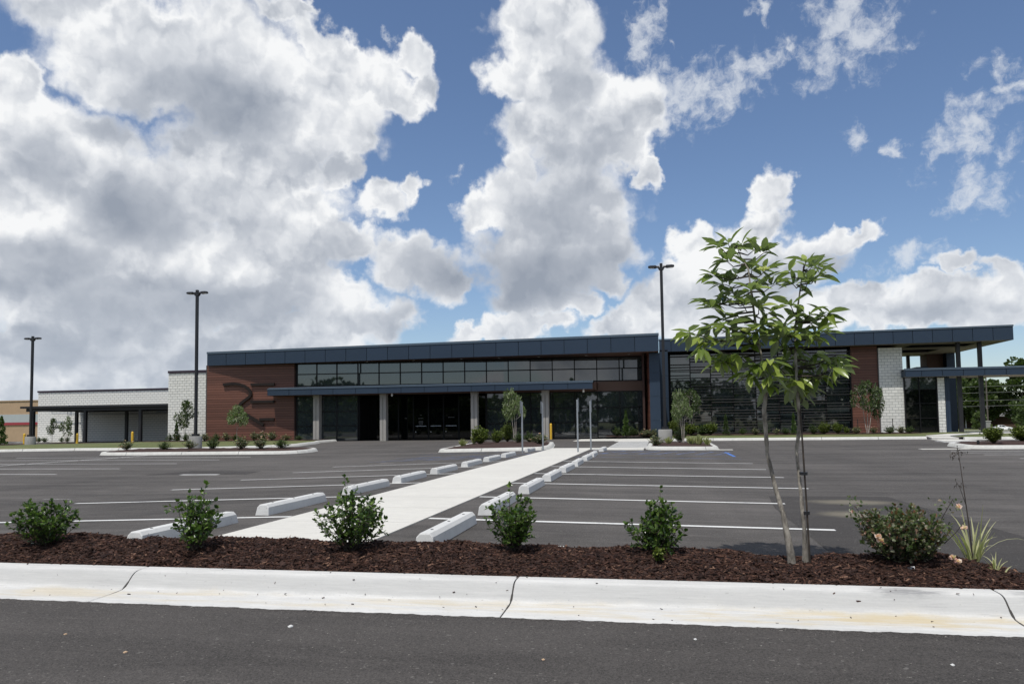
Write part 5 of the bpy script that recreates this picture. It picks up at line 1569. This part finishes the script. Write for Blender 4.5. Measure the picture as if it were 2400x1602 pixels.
# ---- plants farther off: one of each kind is built, then copied
def kind_thing(name, label, cat, group): return empty(name, (0, 0, 0), label, cat, group)
protos = {}
def proto_shrub(key, m, nst, leaf, per, flat, seed, flowers=0, fm=M_PETAL, aspect=1.0, lead=5):
    t = kind_thing('shrub', 'shrub', 'shrub', None)
    tips = shrub_parts(t, (0, 0, 0), 1.0, 1.0, seed, m, nst, leaf, per, flat=flat, aspect=aspect, leaders=lead)
    for i in range(flowers):
        p = tips[(i * 7) % len(tips)]
        bloom('bloom', (p.x, p.y - .05, p.z), .075, t, fm, i)
    protos[key] = t; return t
proto_shrub('round', M_LEAF_ROUND, 80, .10, 2.0, .75, 101)
proto_shrub('round2', M_LEAF_ROUND, 80, .10, 2.0, .6, 102)
proto_shrub('rose', M_LEAF_ROSE, 42, .085, 1.4, .5, 103, 7)
proto_shrub('rose2', M_LEAF_ROSE, 40, .09, 1.3, .45, 104, 5, M_PETALW)
proto_shrub('dark', M_LEAF_DARK, 40, .09, 1.4, .4, 105)
def proto_cone(key, m, seed):
    t = kind_thing('conical_shrub', 'shrub', 'shrub', None)
    r = np.random.default_rng(seed); n = 1500
    z = r.uniform(0.02, 1, n) ** 1.1; rad = .5 * (1 - z) ** .7 * (.55 + .25 * np.sin(z * 24) + .2 * r.uniform(0, 1, n)); rad *= np.sqrt(r.uniform(.15, 1, n)); a = r.uniform(0, 6.28, n)
    P = np.stack([np.cos(a) * rad, np.sin(a) * rad, z], 1)
    D = np.stack([np.cos(a), np.sin(a), r.uniform(-.2, 1, n)], 1) + r.normal(0, .35, (n, 3))
    o = place('foliage', leaves_mesh('foliage', P, D, r.normal(0, .5, (n, 3)) + np.array([0, 0, 1]), r.uniform(.05, .10, n), m, .9), (0, 0, 0), t); o['kind'] = 'stuff'
    MB().tube([(0, 0, -.03), (0.01, 0, .5), (0, 0, .95)], [.03, .02, .005], 6).build('trunk', M_BARKD, t, origin=(0, 0, 0))
    protos[key] = t; return t
proto_cone('cone', M_LEAF_DARK, 111); proto_cone('cone2', M_LEAF_SHRUB, 112)
def proto_tree(key, m, seed, stems, bark, crown, nleaf, leaf, hang=0.0, aspect=.8, sr=.016):
    """stems: list of point lists on a unit tree (width 1, height 1); crown: list of (x, y, z, radius)"""
    t = kind_thing('small_tree', 'tree', 'tree', None)
    r = np.random.default_rng(seed)
    for s in stems:
        MB().tube(s, [sr * (1 - .7 * i / (len(s) - 1)) for i in range(len(s))], 6).build('trunk', bark, t, smooth=True)
    br = MB()
    P, D = [], []
    for (x, y, z, rad) in crown:
        c = Vector((x, y, z))
        tops = [Vector(p) for s in stems for p in s[len(s) // 2:]]
        b0 = min(tops, key=lambda p: (p - c).length + (.5 if p.z > z else 0))
        br.tube([b0, b0.lerp(c, .5) - Vector((0, 0, .01)), c], [.007, .005, .002], 4)
        for _ in range(6):
            e = c + Vector((r.normal(), r.normal(), r.normal())).normalized() * rad * .9
            br.tube([c.lerp(b0, .2), e], [.003, .0015], 4)
        n = int(nleaf * (rad / .12) ** 2)
        q = r.normal(0, 1, (n, 3)); q /= np.linalg.norm(q, axis=1, keepdims=True)
        rr2 = rad * r.uniform(.1, 1, n) ** .5
        P.append(np.array(c)[None] + q * rr2[:, None] * np.array([1, 1, .85])); D.append(q + r.normal(0, .5, (n, 3)) + np.array([0, 0, -hang]))
    br.build('branches', bark, t, smooth=True)
    P, D = np.concatenate(P), np.concatenate(D); n = len(P)
    o = place('crown', leaves_mesh('crown', P, D, r.normal(0, .6, (n, 3)) + np.array([0, 0, 1]), r.uniform(.6, 1.2, n) * leaf, m, aspect), (0, 0, 0), t); o['kind'] = 'stuff'
    protos[key] = t; return t
R1 = np.random.default_rng(21)
def crown_blobs(n, x, z0, z1, r0, r1, seed):
    q = np.random.default_rng(seed); out = []
    for i in range(n):
        z = q.uniform(z0, z1); k = math.sin(math.pi * (.25 + .6 * (z - z0) / (z1 - z0)))
        out.append((q.uniform(-x, x) * k, q.uniform(-x, x) * k * .8, z, q.uniform(r0, r1)))
    return out
proto_tree('myrtle', M_LEAF_DARK, 31, [[(0, 0, -.02), (-.06, 0, .2), (-.1, .02, .45), (-.16, 0, .7)], [(.03, 0, -.02), (.04, .03, .25), (.06, .03, .5), (.05, 0, .8)], [(.05, .02, -.02), (.12, 0, .22), (.17, -.02, .42), (.26, 0, .66)]],
           M_BARKP, crown_blobs(34, .42, .45, .93, .07, .12, 1), 85, .05, aspect=1.1)
proto_tree('willow', M_LEAF_WILLOW, 32, [[(0, 0, -.02), (-.04, 0, .25), (-.10, 0, .5), (-.16, 0, .68)], [(.04, 0, -.02), (.03, .02, .3), (.0, .02, .55), (-.04, 0, .8)], [(.06, .02, -.02), (.09, 0, .2), (.10, -.02, .42), (.2, 0, .6)]],
           M_BARKP, [(-.26, 0, .52, .12), (-.36, 0, .58, .11), (-.3, 0, .70, .13), (-.18, .05, .82, .13), (-.3, -.05, .9, .10), (-.1, 0, .92, .09), (.05, .1, .80, .12), (.1, -.1, .66, .13), (.28, 0, .62, .12), (.38, .05, .55, .10), (-.05, -.1, .6, .12), (.2, .1, .74, .11), (-.12, .1, .5, .09)], 130, .07, .3, .55)
proto_tree('sapling', M_LEAF_WILLOW, 33, [[(0, 0, -.02), (.01, 0, .2), (0, 0, .42), (.02, 0, .6), (0, 0, .8)]],
           M_BARKP, [(0, 0, .92, .10), (-.1, 0, .85, .13), (.12, .03, .84, .13), (-.28, 0, .74, .13), (.28, 0, .72, .13), (0, -.1, .72, .15), (-.38, .05, .66, .10), (.4, 0, .64, .10), (.15, .1, .66, .12), (-.15, -.1, .65, .12), (.2, -.05, .58, .08)], 140, .068, .1, .6, .012)
proto_tree('loose', M_LEAF_DARK, 34, [[(0, 0, -.02), (-.03, 0, .3), (-.06, 0, .6), (-.04, 0, .9)], [(.03, 0, -.02), (.06, 0, .25), (.1, 0, .5), (.2, 0, .72)]],
           M_BARK, crown_blobs(30, .44, .38, .94, .06, .11, 4), 85, .06, aspect=1.0, sr=.013)
proto_tree('pair', M_LEAF_PALE, 35, [[(0, 0, -.02), (-.06, 0, .2), (-.14, 0, .42), (-.2, 0, .62)], [(.05, 0, -.02), (.05, 0, .25), (.1, 0, .5), (.18, 0, .82)], [(.06, 0, .15), (.2, 0, .3), (.3, 0, .36)]],
           M_BARKP, [(-.3, 0, .62, .12), (-.2, 0, .74, .10), (-.38, 0, .54, .09), (-.18, 0, .55, .10), (.2, 0, .88, .12), (.15, 0, .72, .11), (.34, 0, .76, .10), (.3, 0, .62, .12), (.12, 0, .56, .11), (.34, 0, .34, .09), (-.14, 0, .36, .07), (.22, 0, .48, .09)], 85, .065, aspect=1.0, sr=.012)
def proto_tuft(key, seed):
    t = kind_thing('striped_grass', 'grass clump', 'plant', None)
    r = np.random.default_rng(seed); n = 90
    a = r.uniform(0, 6.28, n); tl = r.uniform(.1, .8, n)
    D = np.stack([np.cos(a) * tl, np.sin(a) * tl, 1 - .4 * tl], 1)
    P = np.stack([r.normal(0, .1, n), r.normal(0, .1, n), np.zeros(n)], 1)
    o = place('blades', leaves_mesh('blades', P, D, r.normal(0, 1, (n, 3)), r.uniform(.5, 1.05, n), M_BLADE, .12), (0, 0, 0), t); o['kind'] = 'stuff'
    protos[key] = t
proto_tuft('tuft', 51); proto_tuft('tuft2', 52)
used = set()
def plant(key, x, y, z, w, h, label, name=None, cat=None, group=None):
    p = protos[key]
    if key in ('rose', 'rose2', 'dark'): w *= 1.2
    rz = random.uniform(-.25, .25) if key in ('willow', 'sapling', 'pair', 'myrtle', 'loose') else random.uniform(0, 6.28)
    if key not in used:
        used.add(key); o = p
        o.location = (x, y, z - .01); o.rotation_euler = (0, 0, rz); o.scale = (w, w, h)
        o['label'] = label
        if group: o['group'] = group
    else:
        o = dup(p, (x, y, z - .01), rz, (w, w, h), label, group)
        if not group and 'group' in o: del o['group']
    return o
# left island
LI = [('rose', -27.3, 34.6, .63, .42, 'low bush at the left tip of the lamp island'), ('dark', -24.9, 34.3, .55, .38, 'low dark bush just left of the round lamp base on the left island'),
      ('rose2', -23.6, 34.5, .62, .40, 'rose bush just right of the round lamp base on the left island'), ('dark', -22.35, 34.6, .58, .52, 'dark bush between lamp base and round-headed sapling on the left island'),
      ('rose2', -20.7, 34.5, .66, .58, 'rose bush just right of the round-headed sapling'), ('rose', -19.6, 34.6, .60, .52, 'second rose bush right of the round-headed sapling'),
      ('dark', -18.55, 34.6, .60, .40, 'last dark bush at the right end of the left island')]
for k, x, y, w, h, lb in LI: plant(k, x, y, ISL_L(x, y), w, h, lb, group='low bushes on the left island')
plant('sapling', -21.35, 35.2, ISL_L(-21.35, 35.2), 1.3, 2.2, 'slim sapling with a round pale crown before the brown plank wall')
# along the foot of the brown wall and the white wall
for i, (x, w, h) in enumerate([(-36.2, .5, .5), (-35.6, .5, .55), (-34.9, .52, .5), (-34.35, .46, .52)]):
    plant(('dark', 'rose', 'dark', 'rose')[i], x, 50.6, .14, w, h, 'small bush, %s from the left, at the foot of the white block wall' % ORD[i], group='bushes at the foot of the white block wall')
for i, (x, w, h) in enumerate([(-32.9, .68, .52), (-31.9, .55, .48), (-31.1, .58, .54), (-30.4, .52, .42), (-28.9, .58, .58), (-28.2, .66, .58), (-27.5, .66, .58), (-26.4, .66, .36), (-25.3, .5, .3)]):
    plant(('rose2', 'dark', 'rose2', 'dark', 'rose2', 'rose', 'rose2', 'rose', 'dark')[i], x, 49.9, .15, w, h, 'bush %s from the left in the row below the brown plank wall' % ORD[i], group='bushes below the brown plank wall')
plant('loose', -35.15, 50.8, .14, 1.7, 3.1, 'loose multi-stemmed tree in front of the white block wall')
plant('cone', -35.55, 50.4, .14, .66, 1.35, 'dark conical shrub at the foot of the tree by the white wall')
plant('pair', -45.7, 51.0, .03, 1.4, 2.15, 'pale twin-stemmed sapling before the carport post')
plant('loose', -53.0, 57.6, .0, 1.05, 2.15, 'thin-stemmed sapling close to the left end of the white wing')
for i, (x, w, h) in enumerate([(-54.6, .5, .42), (-54.0, .5, .4), (-52.3, .4, .42), (-51.7, .4, .42)]):
    plant('dark', x, 57.9, .0, w, h, 'small dark shrub, %s from the left, along the white wing' % ORD[i], group='small shrubs along the white wing')
plant('cone2', -44.05, 43.5, .05, 1.05, 2.0, 'dense dark evergreen at the left edge of the picture')
# middle island
plant('tuft', -9.5, 35.9, ISL_M(-9.5, 35.9), .38, .42, 'pale striped grass clump at the left tip of the middle island')
plant('tuft2', -9.05, 36.4, ISL_M(-9.05, 36.4), .34, .46, 'pale striped grass clump left of the biggest round shrub')
plant('round', -8.75, 36.4, ISL_M(-8.75, 36.4), .88, .76, 'biggest round green shrub, left on the middle island')
plant('round2', -8.0, 37.1, ISL_M(-8, 37.1), .60, .62, 'smaller round green shrub left of the willowy sapling')
plant('round', -7.85, 38.9, ISL_M(-7.85, 38.9), .66, .86, 'taller round shrub behind the foot of the willowy sapling')
plant('willow', -7.35, 38.2, ISL_M(-7.35, 38.2), 1.35, 2.75, 'willowy sapling with silvery leaves before the concrete column')
plant('dark', -6.85, 37.0, ISL_M(-6.85, 37), .50, .46, 'dark bush on the middle island behind the tallest sign post')
plant('dark', -6.4, 37.4, ISL_M(-6.4, 37.4), .50, .50, 'dark bush between the two left sign posts')
plant('rose', -5.55, 35.6, ISL_M(-5.55, 35.6), .80, .42, 'rose bush with pale blooms at the right end of the middle island')
# right island
plant('rose2', -.14, 33.1, ISL_R(-.14, 33.1), .56, .44, 'rose bush at the left corner of the right island, left of lamp base')
plant('tuft', .45, 34.3, ISL_R(.45, 34.3), .32, .36, 'striped grass clump in front of the right lamp base')
plant('willow', 1.1, 35.6, ISL_R(1.1, 35.6), 1.0, 2.45, 'bright leaning sapling beside the right lamp base')
plant('dark', .98, 36.3, ISL_R(.98, 36.3), .62, .62, 'dark bush under the bright sapling on the right island')
plant('tuft2', 1.45, 34.2, ISL_R(1.45, 34.2), .44, .40, 'striped grass clump right of the bright sapling')
plant('tuft', 1.75, 34.0, ISL_R(1.75, 34), .44, .52, 'tallest striped grass clump on the right island')
plant('tuft2', 2.1, 33.8, ISL_R(2.1, 33.8), .34, .38, 'striped grass clump at the right tip of the right island')
# beds by the building
plant('cone2', -2.2, 52.9, .16, .76, 1.8, 'conical shrub before the dark glass left of the blue column')
plant('dark', -1.65, 52.5, .16, .6, .56, 'dark bush right of the conical shrub by the blue column')
plant('dark', -2.8, 52.4, .16, .6, .6, 'dark bush left of the conical shrub by the blue column')
plant('rose', -.85, 51.9, .14, .72, .44, 'low rose bush at the foot of the blue column')
plant('rose2', -.35, 51.9, .14, .5, .46, 'low rose bush just left of the right lamp base')
plant('myrtle', 2.15, 55.0, .17, 1.95, 3.3, 'dark multi-stemmed tree before the left end of the louvred glass')
plant('round', 1.05, 54.4, .17, .76, .98, 'tall yellow-green shrub behind the right lamp base')
plant('round2', 2.25, 54.3, .17, 1.02, .75, 'yellow-green shrub under the dark multi-stemmed tree')
plant('dark', 3.0, 53.9, .17, .9, .6, 'dark shrub left of a yellow-green one before the louvres')
plant('round', 3.6, 54.2, .17, 1.0, .75, 'bright yellow-green shrub left in the row before the louvred glass')
plant('cone', 4.7, 54.8, .17, .64, 1.4, 'conical shrub on the left in front of the louvred glass')
for i, (x, w, h) in enumerate([(5.8, .5, .42), (6.65, .46, .42), (7.4, .5, .42), (8.1, .42, .36), (8.7, .5, .4)]):
    plant(('dark', 'rose2', 'dark', 'rose2', 'dark')[i], x, 54.6, .17, w, h, 'small bush, %s of five between the two conical shrubs' % ORD[i], group='small bushes between the conical shrubs')
plant('cone2', 9.25, 54.8, .17, .56, 1.42, 'conical shrub behind the magnolia trunks')
for i, (x, w, h) in enumerate([(10.5, .54, .56), (11.2, .72, .72), (12.05, .7, .64), (12.6, .42, .42)]):
    plant(('dark', 'round2', 'round', 'round2')[i], x, 54.5, .17, w, h, 'bush, %s of four before the right end of the louvred glass' % ORD[i], group='bushes before the right end of the louvres')
plant('rose2', 13.2, 54.4, .17, .6, .42, 'low bush at the foot of the right plank panel, left of the tree')
plant('myrtle', 13.95, 54.6, .17, 1.9, 3.6, 'pale-stemmed tree before the right brown plank panel')
plant('loose', 14.75, 54.9, .17, 1.1, 3.1, 'darker slim tree at the left edge of the white block pier')
for i, (x, w, h) in enumerate([(14.35, .45, .38), (15.35, .68, .42), (16.1, .55, .42), (16.6, .5, .40)]):
    plant(('rose', 'dark', 'rose2', 'dark')[i], x, 54.5, .17, w, h, 'low bush, %s from the left, at the foot of the white pier' % ORD[i], group='low bushes at the foot of the white pier')
for x, lb in ((13.35, 'thin black stake left of the pale-stemmed tree'), (15.55, 'thin black stake right of the slim tree before the white pier')):
    s = empty('stake', (x, 54.5, .15), lb, 'stake', 'tree stakes')
    MB().tube([(x, 54.5, .1), (x, 54.5, 1.15)], .022, 6).build('rod', M_BLACK, s)
    MB().tube([(x, 54.5, .9), (x + (.5 if x < 14 else -.6), 54.6, .95)], .008, 4).build('tie', M_BLACK, s)
# far right island
plant('round', 13.35, 33.6, ISL_F(13.35, 33.6), .76, .62, 'round yellow-green shrub, left of the two at the right edge')
plant('round2', 15.0, 35.0, ISL_F(15.0, 35.0), .90, .62, 'round yellow-green shrub cut by the right edge of the picture')
s = empty('irrigation_head', (12.75, 33.5, .1), 'short black irrigation head at the tip of the far right island', 'sprinkler')
MB().cyl(12.75, 33.5, .1, .24, .05, 10).build('cap', M_BLACK, s)

# ------------------------------------------------------------------ far things
# shop on the left
st = empty('brick_shop', (-110, 100, -.8), 'low tan brick shop with grey band and red stripe beyond the white wing', 'shop')
MB().box(-150, -92, 100, 130, -.9, 5.55).build('wall', M_TAN, st)
piece('grey_band', -150, -91.96, 99.94, 100.5, 2.25, 3.5, M_TAN2, st); piece('red_stripe', -150, -91.9, 99.88, 100.5, 1.85, 2.23, M_RED, st)
piece('coping', -150.1, -91.9, 99.9, 130.1, 5.55, 5.7, M_TAN, st)

def big_tree(x, y, z, h, w, seed, m, label, trunk_r=.35, n=2600, leaf=.55, dense=1.0):
    r = np.random.default_rng(seed)
    t = empty('leafy_tree', (x, y, z), label, 'tree', 'trees beyond the drive-through canopy')
    tk = MB().tube([(x, y, z - .3), (x + .2, y, z + h * .25), (x - .1, y, z + h * .55)], [trunk_r, trunk_r * .75, trunk_r * .4], 7)
    for k in range(5):
        a = r.uniform(0, 6.28)
        tk.tube([(x + .1, y, z + h * (.2 + .06 * k)), (x + math.cos(a) * w * .2, y + math.sin(a) * w * .2, z + h * (.45 + .07 * k))], [trunk_r * .4, trunk_r * .15], 5)
    tk.build('trunk', M_BARK, t, smooth=True)
    P, D = [], []
    nb = 34
    for i in range(nb):
        zz = r.uniform(.2, .95); k = math.sin(math.pi * (.22 + .66 * zz)) ** .8
        a = r.uniform(0, 6.28); q0 = r.uniform(.3, 1)
        c = np.array([x + math.cos(a) * w * .42 * k * q0, y + math.sin(a) * w * .42 * k * q0, z + h * zz])
        rad = w * r.uniform(.09, .17)
        m_ = int(n / nb)
        q = r.normal(0, 1, (m_, 3)); q /= np.linalg.norm(q, axis=1, keepdims=True)
        P.append(c + q * (rad * r.uniform(.35, 1, m_) ** .5)[:, None] * np.array([1, 1, .75])); D.append(q + r.normal(0, .4, (m_, 3)) + np.array([0, 0, .15]))
    P, D = np.concatenate(P), np.concatenate(D); n_ = len(P); b0 = np.array((x, y, z))
    o = place('crown', leaves_mesh('crown', P - b0, D, r.normal(0, .7, (n_, 3)) + np.array([0, 0, 1]), r.uniform(.6, 1.3, n_) * leaf, m, 1.2), tuple(b0), t); o['kind'] = 'stuff'
    return t
BT = [(83, 240, 15, 12, 'tree behind the two black porch posts, leftmost of the wood edge', M_LEAF_TREE),
      (92, 262, 17, 14, 'tall tree seen between the two black porch posts', M_LEAF_PALE),
      (99.5, 255, 15.5, 13, 'tree right behind the second black porch post', M_LEAF_TREE),
      (108, 250, 20.5, 15, 'tallest tree rising over the drive-through canopy at the right edge', M_LEAF_TREE),
      (117, 250, 19, 14, 'tree cut off by the right edge of the picture', M_LEAF_TREE),
      (101, 292, 19.5, 17, 'distant dark tree behind the utility pole', M_LEAF_TREE),
      (88, 305, 18, 17, 'distant tree farthest back behind the porch posts', M_LEAF_TREE),
      (112, 300, 20, 17, 'distant tree behind the tallest one', M_LEAF_TREE),
      (96.5, 222, 8.5, 9, 'round dense tree low above the white car', M_LEAF_TREE),
      (102.5, 226, 9, 9, 'broad low tree right of the white car', M_LEAF_PALE),
      (88.5, 231, 5.0, 4, 'small bright tree between the porch posts', M_LEAF_PALE),
      (73, 262, 16, 14, 'tree hidden mostly by the dark blue corner', M_LEAF_TREE)]
for i, (x, y, h, w, lb, m) in enumerate(BT):
    big_tree(x, y, terrain(x, y), h, w, 200 + i, m, lb, n=8000 if h > 10 else 3000, leaf=.85 if h > 10 else .5)
big_tree(14.5 + 8.6, 46, .12, 3.0, 2.2, 260, M_LEAF_DARK, 'dark shrubby tree on the lawn at the right edge', .05, 1500, .12)
big_tree(-133, 150, -1.5, 8.6, 7, 261, M_LEAF_TREE, 'tree top just showing over the tan shop roof', .3, 900, .5)

# utility pole and its lines
up = empty('utility_pole', (78.5, 200, terrain(78, 200)), 'wooden utility pole behind the drive-through canopy', 'utility pole')
MB().tube([(78.5, 200, -2.5), (78.5, 200, 12.5)], [.18, .13], 10).build('pole', M_WOOD, up, smooth=True)
piece('crossarm', 77.4, 79.6, 199.9, 200.05, 11.6, 11.75, M_WOOD, up)
for i, (z, lb) in enumerate(((8.5, 'topmost of the overhead cables behind the porch'), (7.0, 'second overhead cable from the top behind the porch'), (5.1, 'third overhead cable from the top behind the porch'), (3.75, 'lowest overhead cable behind the porch'))):
    b = MB()
    pts = [(78.5 + (k - 8) * 6.0, 199.8, z + .012 * (k - 8) * 6 + .35 * ((k - 8) / 8.0) ** 2 * -1 + .0) for k in range(17)]
    b.tube(pts, .035, 5)
    tag(b.build('overhead_cable', M_CABLE, smooth=True), lb, 'cable', 'overhead cables')
# house glimpsed through the trees
hs = empty('brick_house', (99, 262, -2.6), 'brick house with white porch columns glimpsed under the trees', 'house')
MB().box(94, 118, 262, 272, -2.7, 1.2).build('wall', M_BRICK, hs)
MB().hexa([(93.4, 261, 1.2), (118.6, 261, 1.2), (118.6, 273, 1.2), (93.4, 273, 1.2), (96, 266.8, 4.8), (116, 266.8, 4.8), (116, 267.2, 4.8), (96, 267.2, 4.8)]).build('roof', M_HROOF, hs)
for x in (95.9, 98.57, 99.86): piece('porch_column', x - .13, x + .13, 260.4, 260.7, -2.5, 1.15, M_WHITEM, hs)
piece('porch_floor', 94.5, 101.5, 260.2, 262, -2.65, -2.4, M_CONC, hs); piece('porch_roof', 94.5, 101.5, 260.2, 262, 1.15, 1.35, M_HROOF, hs)
# masonry sign pillar
sp_ = empty('masonry_pillar', (35.25, 90, -.6), 'grey masonry pillar seen beside the second porch post', 'pillar')
for i in range(6):
    piece('block', 35.02, 35.49, 89.7, 90.2, -.62 + i * .215, -.62 + i * .215 + .205, M_CONC, sp_)
piece('cap', 34.98, 35.53, 89.66, 90.24, .67, .73, M_KERB2, sp_)
# parked white car beyond
def car(x0, y, z):
    t = empty('parked_car', (x0 + 2.35, y, z), 'small white car parked far off to the right of the porch posts', 'car')
    prof = [(0, .35), (.05, .75), (.35, .88), (.9, .95), (1.5, 1.42), (2.5, 1.46), (3.2, 1.05), (4.2, .93), (4.6, .78), (4.7, .4), (4.55, .25), (.15, .25)]
    b = MB(); n = len(prof)
    for yy, k in ((-.85, 0), (.85, 1)):
        for (px, pz) in prof: b.v.append((x0 + px, y + yy * (1 if pz < 1.0 else .82), z + pz))
    b.f = [tuple(range(n))[::-1], tuple(range(n, 2 * n))] + [(i, (i + 1) % n, n + (i + 1) % n, n + i) for i in range(n)]; b.mi = [0] * len(b.f)
    import bmesh
    o = b.build('body', M_CARW, t)
    bm = bmesh.new(); bm.from_mesh(o.data); bmesh.ops.recalc_face_normals(bm, faces=bm.faces[:]); bm.to_mesh(o.data); bm.free()
    w = MB(); w.hexa([(x0 + 1.25, y - .80, z + 1.0), (x0 + 2.0, y - .80, z + 1.0), (x0 + 2.0, y - .6, z + 1.0), (x0 + 1.25, y - .6, z + 1.0), (x0 + 1.55, y - .735, z + 1.36), (x0 + 2.0, y - .735, z + 1.38), (x0 + 2.0, y - .6, z + 1.38), (x0 + 1.55, y - .6, z + 1.36)]); w.build('window', M_CARG, t)
    w = MB(); w.hexa([(x0 + 2.1, y - .80, z + 1.0), (x0 + 3.0, y - .80, z + 1.0), (x0 + 3.0, y - .6, z + 1.0), (x0 + 2.1, y - .6, z + 1.0), (x0 + 2.1, y - .735, z + 1.38), (x0 + 2.5, y - .735, z + 1.38), (x0 + 2.5, y - .6, z + 1.38), (x0 + 2.1, y - .6, z + 1.38)]); w.build('window', M_CARG, t)
    for wx in (.95, 3.75):
        b = MB().tube([(x0 + wx, y - .88, z + .33), (x0 + wx, y - .66, z + .33)], .33, 16); wh = b.build('wheel', M_TYRE, t)
        MB().tube([(x0 + wx, y - .89, z + .33), (x0 + wx, y - .86, z + .33)], .2, 12).build('rim', M_GALV, wh)
car(88.9, 224, terrain(90, 224))
# the street along which it stands
far_road = place('street', grid_mesh('street', [20, 60, 100, 160], [219.5, 228.5], lambda x, y: terrain(x, y) + .05, M_WALK), (0, 0, 0)); tag(far_road, kind='structure')
# woods behind the viewer, seen in the window reflections
def woods():
    r = np.random.default_rng(77); P, D = [], []
    for i in range(70):
        x = r.uniform(-95, 70); h = r.uniform(8, 11.5) if x > 2 else r.uniform(5, 8.5) * (1 if r.random() < .8 else 1.4); y = -62 + r.uniform(-12, 6)
        for k in range(16):
            zz = r.uniform(.15, .95); c = np.array([x + r.normal(0, 2.2), y + r.normal(0, 2), -.6 + h * zz]); n = 40
            q = r.normal(0, 1, (n, 3)); q /= np.linalg.norm(q, axis=1, keepdims=True)
            P.append(c + q * r.uniform(.6, 1.7)); D.append(q + r.normal(0, .4, (n, 3)))
    P, D = np.concatenate(P), np.concatenate(D); n = len(P)
    o = place('woods', leaves_mesh('woods', P, D, r.normal(0, 1, (n, 3)), r.uniform(.6, 1.3, n), M_LEAF_TREE, 1.3), (0, 0, 0))
    tag(o, 'dark wood edge across the road behind the viewer, mirrored in the glass', 'woods', kind='stuff')
woods()
def far_wood():
    r = np.random.default_rng(78); P, D = [], []
    for i in range(700):
        x = r.uniform(62, 175) if i < 300 else r.uniform(175, 420); y = 318 + r.uniform(-8, 14); h = 14.5 + 4.0 * math.sin(x * .13) * math.sin(x * .05 + 1) + r.uniform(-2, 1)
        c = np.array([x, y, -2.6 + h * r.uniform(.05, .95)]); n = 110
        q = r.normal(0, 1, (n, 3)); q /= np.linalg.norm(q, axis=1, keepdims=True)
        P.append(c + q * r.uniform(1.0, 2.8)); D.append(q + r.normal(0, .4, (n, 3)))
    P, D = np.concatenate(P), np.concatenate(D); n = len(P)
    o = place('far_wood', leaves_mesh('far_wood', P, D, r.normal(0, 1, (n, 3)), r.uniform(.8, 1.7, n), M_LEAF_TREE, 1.3), (0, 0, 0))
    tag(o, 'dense green wood closing the view behind the drive-through canopy', 'woods', kind='stuff')
far_wood()
# small litter on the asphalt
for i, (x, y, s) in enumerate([(-2.55, 4.9, .02), (-3.3, 4.2, .014), (1.6, 4.7, .013), (-.7, 4.45, .011), (.2, 5.0, .012), (-4.0, 4.5, .012)]):
    b = MB(); r2 = random.Random(i)
    n = 7
    b.tube([(x, y, -.2), (x + .002, y, -.2 + s * .35), (x, y, -.2 + s * .7)], [s, s * .9, s * .3], 7)
    tag(b.build('pebble', M_STOP if i % 2 == 0 else M_TAN, smooth=True), ['pale pebble on the near asphalt left of centre', 'tan pebble on the near asphalt at the left', 'pale pebble on the near asphalt at the right', 'tan pebble on the near asphalt in the middle', 'pale pebble close under the kerb in the middle', 'tan pebble at the far left of the near asphalt'][i], 'pebble', 'pebbles on the near asphalt')
